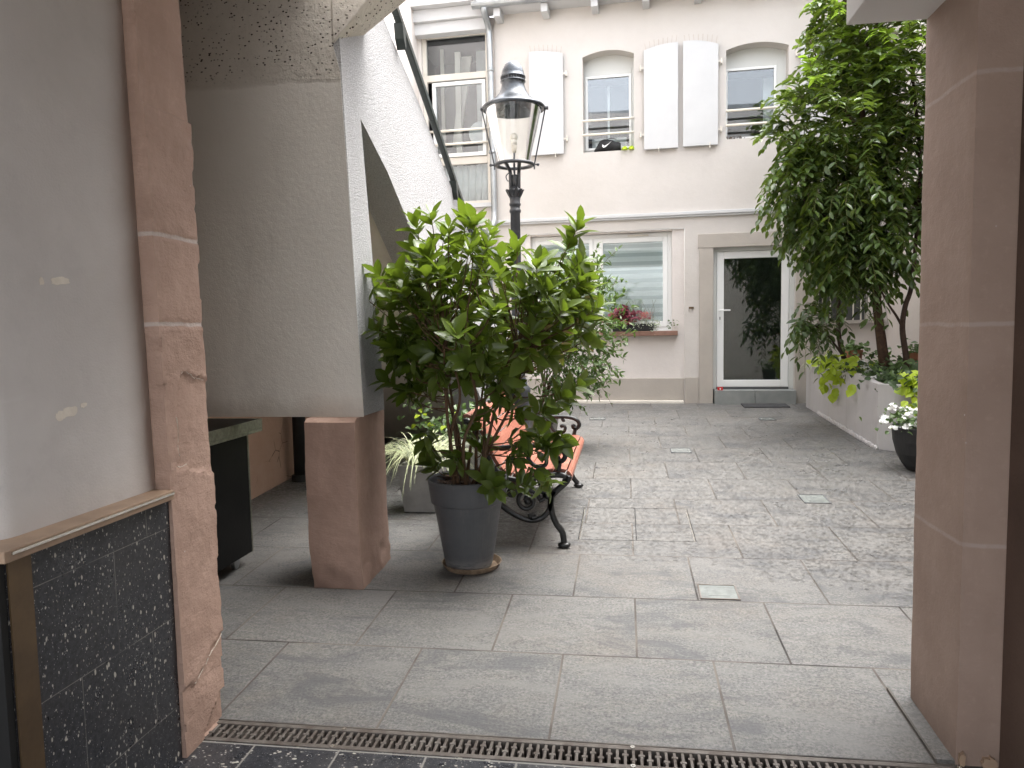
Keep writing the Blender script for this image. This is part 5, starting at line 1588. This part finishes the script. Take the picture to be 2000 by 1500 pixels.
# laurel tree
tr = thing('laurel_tree', 'tall bushy laurel tree with several brown stems growing from the grey planter', 'tree', (2.70, 8.05, 0.84))
T0 = Vector((2.70, 8.05, 0.84))
b = MB()
def wl(P): return [Vector(p) - T0 for p in P]
limbs = []
def limb(P, r0, r1, m='bark', nm='trunk'):
    pts = crspline(wl(P), 6)
    bb = MB(); bb.tube(pts, [r0 + (r1 - r0) * i / (len(pts) - 1) for i in range(len(pts))], 12)
    bb.build(nm, m, tr, smooth=True)
    limbs.append(pts)
limb([(2.70, 8.05, 0.78), (2.66, 8.05, 1.0), (2.60, 8.0, 1.3), (2.55, 8.0, 1.7), (2.52, 8.0, 2.3), (2.45, 8.05, 3.0), (2.35, 8.0, 3.8), (2.2, 8.0, 4.7)], 0.062, 0.018)
limb([(2.78, 7.75, 0.80), (2.74, 7.7, 1.1), (2.69, 7.68, 1.40), (2.70, 7.65, 1.62), (2.75, 7.65, 1.80), (2.78, 7.65, 2.2), (2.82, 7.7, 3.0), (2.75, 7.8, 4.0)], 0.032, 0.014, 'bark_dark')
limb([(2.69, 7.68, 1.42), (2.62, 7.65, 1.53), (2.52, 7.6, 1.66), (2.4, 7.6, 1.9)], 0.014, 0.007, 'bark_dark', 'branch')
limb([(2.62, 8.95, 0.80), (2.50, 8.9, 1.05), (2.42, 8.85, 1.35), (2.40, 8.8, 1.75), (2.35, 8.6, 2.4), (2.1, 8.4, 3.2)], 0.034, 0.012, 'bark_dark')
limb([(2.46, 8.88, 1.12), (2.32, 8.6, 1.22), (2.15, 8.35, 1.36), (1.98, 8.2, 1.46)], 0.014, 0.006, 'bark_dark', 'branch')
for P in ([(2.5, 8.0, 2.5), (2.1, 7.8, 3.0), (1.75, 7.7, 3.25)], [(2.5, 8.0, 2.1), (2.1, 7.7, 2.4), (1.7, 7.6, 2.7)], [(2.42, 8, 3.3), (2.0, 7.8, 3.8), (1.8, 7.7, 4.2)], [(2.78, 7.7, 2.6), (3.0, 7.5, 3.1), (3.1, 7.4, 3.6)], [(2.55, 8, 1.9), (2.25, 7.7, 2.0), (2.0, 7.6, 2.2)], [(2.3, 8.0, 4.0), (2.5, 7.7, 4.5), (2.7, 7.6, 4.9)]):
    limb(P, 0.018, 0.006, 'bark_dark', 'branch')
# shoots with alternating drooping leaves
lobes = [((2.38, 8.0, 4.25), (0.50, 0.6, 0.75), 100), ((2.75, 7.9, 3.9), (0.6, 0.6, 0.8), 80), ((2.12, 7.85, 3.45), (0.66, 0.65, 0.6), 135), ((1.98, 7.8, 2.85), (0.52, 0.6, 0.42), 90), ((2.30, 7.9, 2.45), (0.62, 0.6, 0.5), 110), ((2.82, 7.9, 3.15), (0.45, 0.6, 0.55), 75),
         ((2.28, 7.85, 2.08), (0.42, 0.5, 0.30), 62), ((2.0, 8.25, 1.46), (0.20, 0.2, 0.12), 16), ((2.86, 7.7, 2.5), (0.22, 0.35, 0.2), 12), ((2.08, 7.9, 4.6), (0.10, 0.2, 0.4), 14)]
Lt = []; Lfr = []
tw = MB()
allp = [p for l_ in limbs for p in l_]
for (c, r, n_) in lobes:
    c = Vector(c) - T0
    for k in range(int(n_ * 1.9)):
        u_ = rsphere()
        u_ = u_ * (R.random() ** 0.36)
        s0 = c + Vector((u_.x * r[0], u_.y * r[1], u_.z * r[2])) * 0.86
        od = Vector((u_.x / r[0], u_.y / r[1], u_.z / r[2] * 1.0)).normalized()
        d = od * 0.8 + Vector((-0.15, -0.15, 0.35)) + rv(0.25)
        d.normalize()
        ln_ = R.uniform(0.18, 0.34)
        hgt = s0.z + T0.z
        dr_ = 0.10 + (0.12 if hgt < 3.2 else 0.0)
        P = [s0, s0 + d * ln_ * 0.5 + Vector((0, 0, 0.01)), s0 + d * ln_ + Vector((0, 0, -dr_))]
        pts = crspline(P, 5)
        tw.tube(pts, [0.0035 - 0.002 * i / (len(pts) - 1) for i in range(len(pts))], 4)
        # link to nearest limb for inner shoots
        if k % 3 == 0:
            q_ = min(allp, key=lambda p: (p - s0).length)
            if (q_ - s0).length < 0.9: tw.tube(crspline([q_, q_.lerp(s0, 0.5) + Vector((0, 0, -0.03)), s0], 4), 0.005, 5)
        nl = R.randint(9, 14)
        fresh = (hgt > 3.6 and R.random() < 0.16) or (hgt > 4.55 and R.random() < 0.5)
        for j in range(nl):
            t = (j + 0.6) / nl
            i_ = min(len(pts) - 2, int(t * (len(pts) - 1)))
            q_ = pts[i_].lerp(pts[i_ + 1], t * (len(pts) - 1) - i_)
            tg = (pts[i_ + 1] - pts[i_]).normalized()
            sd = tg.cross(Vector((0, 0, 1)))
            if sd.length < 0.1: sd = Vector((1, 0, 0))
            sd.normalize(); sd *= (1 if j % 2 else -1)
            low = 0.22 if hgt < 2.8 else 0.0
            dl = tg * 0.55 + sd * 0.75 + Vector((0, 0, -low)) + rv(0.16)
            l_ = R.uniform(0.09, 0.122)
            tb = min(1, max(0, R.gauss(0.20 + 0.26 * (hgt - 2.2) + 0.25 * (t > 0.8), 0.2)))  # leaf colour brightened towards the top as painted light, plus paler shoot ends
            (Lfr if fresh else Lt).append((q_, dl, Vector((0, 0, 1)) + rv(0.3), l_, l_ * R.uniform(0.36, 0.46), tb, R.uniform(0.05, 0.3)))
tw.build('twigs', 'twig', tr)
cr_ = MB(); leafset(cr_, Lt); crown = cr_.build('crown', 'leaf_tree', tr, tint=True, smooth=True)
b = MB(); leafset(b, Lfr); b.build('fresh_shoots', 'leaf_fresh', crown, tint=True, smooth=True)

# planting in the bed
def flowers(b, c, n_, r, fr=0.016):
    for i in range(n_):
        a = R.random() * 6.28; rr = r * math.sqrt(R.random())
        p_ = Vector(c) + Vector((rr * math.cos(a), rr * math.sin(a), R.gauss(0, 0.008) - rr * 0.3))
        nrm = Vector((R.gauss(0, 0.4), R.gauss(-0.5, 0.3), 1)).normalized()
        e1 = nrm.orthogonal().normalized(); e2 = nrm.cross(e1)
        for k in range(5):
            t = 2 * math.pi * k / 5 + a
            cen = p_ + (e1 * math.cos(t) + e2 * math.sin(t)) * fr * 0.62
            V = [cen + (e1 * math.cos(t + u) + e2 * math.sin(t + u)) * fr * 0.55 + nrm * 0.003 * math.cos(u) for u in (0, 1.05, 2.1, 3.14, 4.2, 5.25)]
            b.add(V, [(0, 1, 2, 3, 4, 5)], R.random())
def at_plant(name, label, cat, loc):
    return thing(name, label, cat, loc)
v1 = at_plant('sweet_potato_vine', 'lime yellow vine trailing over the far left corner of the grey planter', 'plant', (2.34, 8.35, 0.93))
b = MB(); L = []
heart(L, 90, (-0.02, 0.15, 0.07), (0.09, 0.38, 0.05), (0.07, 0.12), 0.1)
heart(L, 26, (-0.08, 0.15, -0.08), (0.02, 0.30, 0.07), (0.09, 0.13), 0.9)
leafset(b, L); b.build('foliage', 'leaf_lime', v1, tint=True)
b = MB()
for i in range(14):
    y_ = R.uniform(-0.3, 0.5); b.tube(crspline([(0.05, y_, -0.03), (0.0, y_ + 0.05, 0.06), (-0.06, y_ + R.uniform(-0.1, 0.1), -0.02 - R.random() * 0.1)], 4), 0.003, 5)
b.build('stems', 'twig', v1)
v2 = at_plant('sweet_potato_vine', 'lime yellow vine hanging from the planter above the black bowl pot', 'plant', (2.52, 6.92, 0.90))
b = MB(); L = []
heart(L, 36, (0.0, -0.03, 0.03), (0.07, 0.05, 0.05), (0.07, 0.11), 0.2)
heart(L, 34, (-0.02, -0.09, -0.15), (0.06, 0.03, 0.10), (0.08, 0.12), 0.9)
leafset(b, L); b.build('foliage', 'leaf_lime', v2, tint=True)
w1 = at_plant('white_flowers', 'low white flowers between the lime vine and the tree trunk in the planter', 'flowers', (2.48, 8.3, 0.90))
b = MB(); L = []
heart(L, 260, (0.03, 0.0, 0.03), (0.10, 0.38, 0.05), (0.03, 0.05), 0.0)
leafset(b, L); b.build('foliage', 'leaf_small', w1, tint=True)
b = MB()
for c in ((-0.09, -0.45, 0.045), (0.0, -0.35, 0.08), (0.0, 0.0, 0.14), (0.06, 0.15, 0.15), (-0.05, 0.35, 0.15), (0.02, -0.15, 0.10), (0.10, -0.3, 0.11), (-0.03, -0.6, 0.03), (0.08, 0.4, 0.17), (0.05, -0.55, 0.06), (-0.1, 0.7, 0.2)):
    flowers(b, c, 9, 0.04)
b.build('blossom', 'petal', w1, tint=True)
dk = at_plant('ground_cover', 'dark green fern and leafy ground cover round the foot of the tree in the planter', 'plant', (2.85, 7.6, 0.86))
b = MB(); L = []
heart(L, 520, (0.0, 0.0, 0.08), (0.24, 0.50, 0.07), (0.05, 0.09), -0.1)
heart(L, 60, (-0.35, -0.25, 0.05), (0.05, 0.12, 0.02), (0.07, 0.12), 0.1)
leafset(b, L); b.build('foliage', 'leaf_dark', dk, tint=True)
b = MB(); L = []
heart(L, 240, (-0.15, 0.5, 0.13), (0.15, 0.4, 0.09), (0.04, 0.07), -0.1)
leafset(b, L); b.build('green_foliage', 'leaf_small', dk, tint=True)
dg = at_plant('spiky_grass', 'pale spiky silver grass at the right end of the planter beside the brown pillar', 'plant', (2.75, 7.1, 0.88))
b = blades(150, 0.14, 0.30, 0.08, 0.8, 0.010, 0.5, (0.3, 0.9)); b.build('blades', 'leaf_pale', dg, tint=True)
lg_ = at_plant('arching_grass', 'arching striped grass at the far end of the planter by the door jamb', 'plant', (2.42, 9.35, 0.95))
b = blades(170, 0.25, 0.45, 0.08, 0.8, 0.012, 1.0, (0.0, 0.6)); b.build('blades', 'grass_pale', lg_, tint=True)
def tpot(x, y, z, r, h, label):
    t = thing('terracotta_pot', label, 'flowerpot', (x, y, z))
    b = MB(); b.lathe([(0.0, 0), (r * 0.65, 0), (r * 0.92, h * 0.8), (r, h * 0.8), (r * 1.02, h), (r * 0.92, h), (r * 0.85, h * 0.82), (0, h * 0.82)], n=32); b.build('pot', 'terracotta', t)
    b = MB(); L = []; heart(L, 70, (0, 0, h + 0.03), (r * 0.5, r * 0.5, 0.04), (0.05, 0.08), 0.0); leafset(b, L); b.build('foliage', 'leaf_small', t, tint=True)
tpot(3.12, 8.3, 0.84, 0.15, 0.30, 'terracotta pot standing in the planter against the bright side wall')
tpot(2.72, 9.3, 0.84, 0.10, 0.30, 'smaller terracotta pot half hidden behind the tree stems at the house end')

# black bowl pot with white flowers
bp = thing('bowl_pot', 'rounded black pot of white flowers half hidden behind the right pillar', 'flowerpot', (2.41, 6.32, gz(2.41, 6.32)))
b = MB(); b.lathe([(0, 0), (0.13, 0), (0.17, 0.05), (0.215, 0.14), (0.24, 0.24), (0.25, 0.355), (0.243, 0.36), (0.232, 0.34), (0, 0.32)], n=56); b.build('pot', 'pot_dark', bp, smooth=False)
b = MB(); L = []
heart(L, 330, (-0.05, -0.02, 0.42), (0.13, 0.12, 0.05), (0.03, 0.05), 0.0)
leafset(b, L); b.build('foliage', 'leaf_small', bp, tint=True)
b = MB()
for c in ((-0.32, 0.0, 0.40), (-0.25, -0.05, 0.355), (-0.29, 0.05, 0.43), (-0.24, 0.02, 0.52), (-0.12, -0.1, 0.50), (-0.10, -0.12, 0.44), (-0.14, -0.15, 0.39), (-0.04, -0.15, 0.46), (-0.18, -0.1, 0.46), (-0.2, -0.12, 0.37), (-0.05, -0.2, 0.38), (-0.15, 0.05, 0.5)):
    flowers(b, c, 8, 0.035, 0.018)
b.build('blossom', 'petal', bp, tint=True)
b = MB(); L = []
heart(L, 20, (0.02, 0.05, 0.50), (0.08, 0.08, 0.06), (0.07, 0.10), 0.5)
leafset(b, L); b.build('lime_leaves', 'leaf_lime', bp, tint=True)
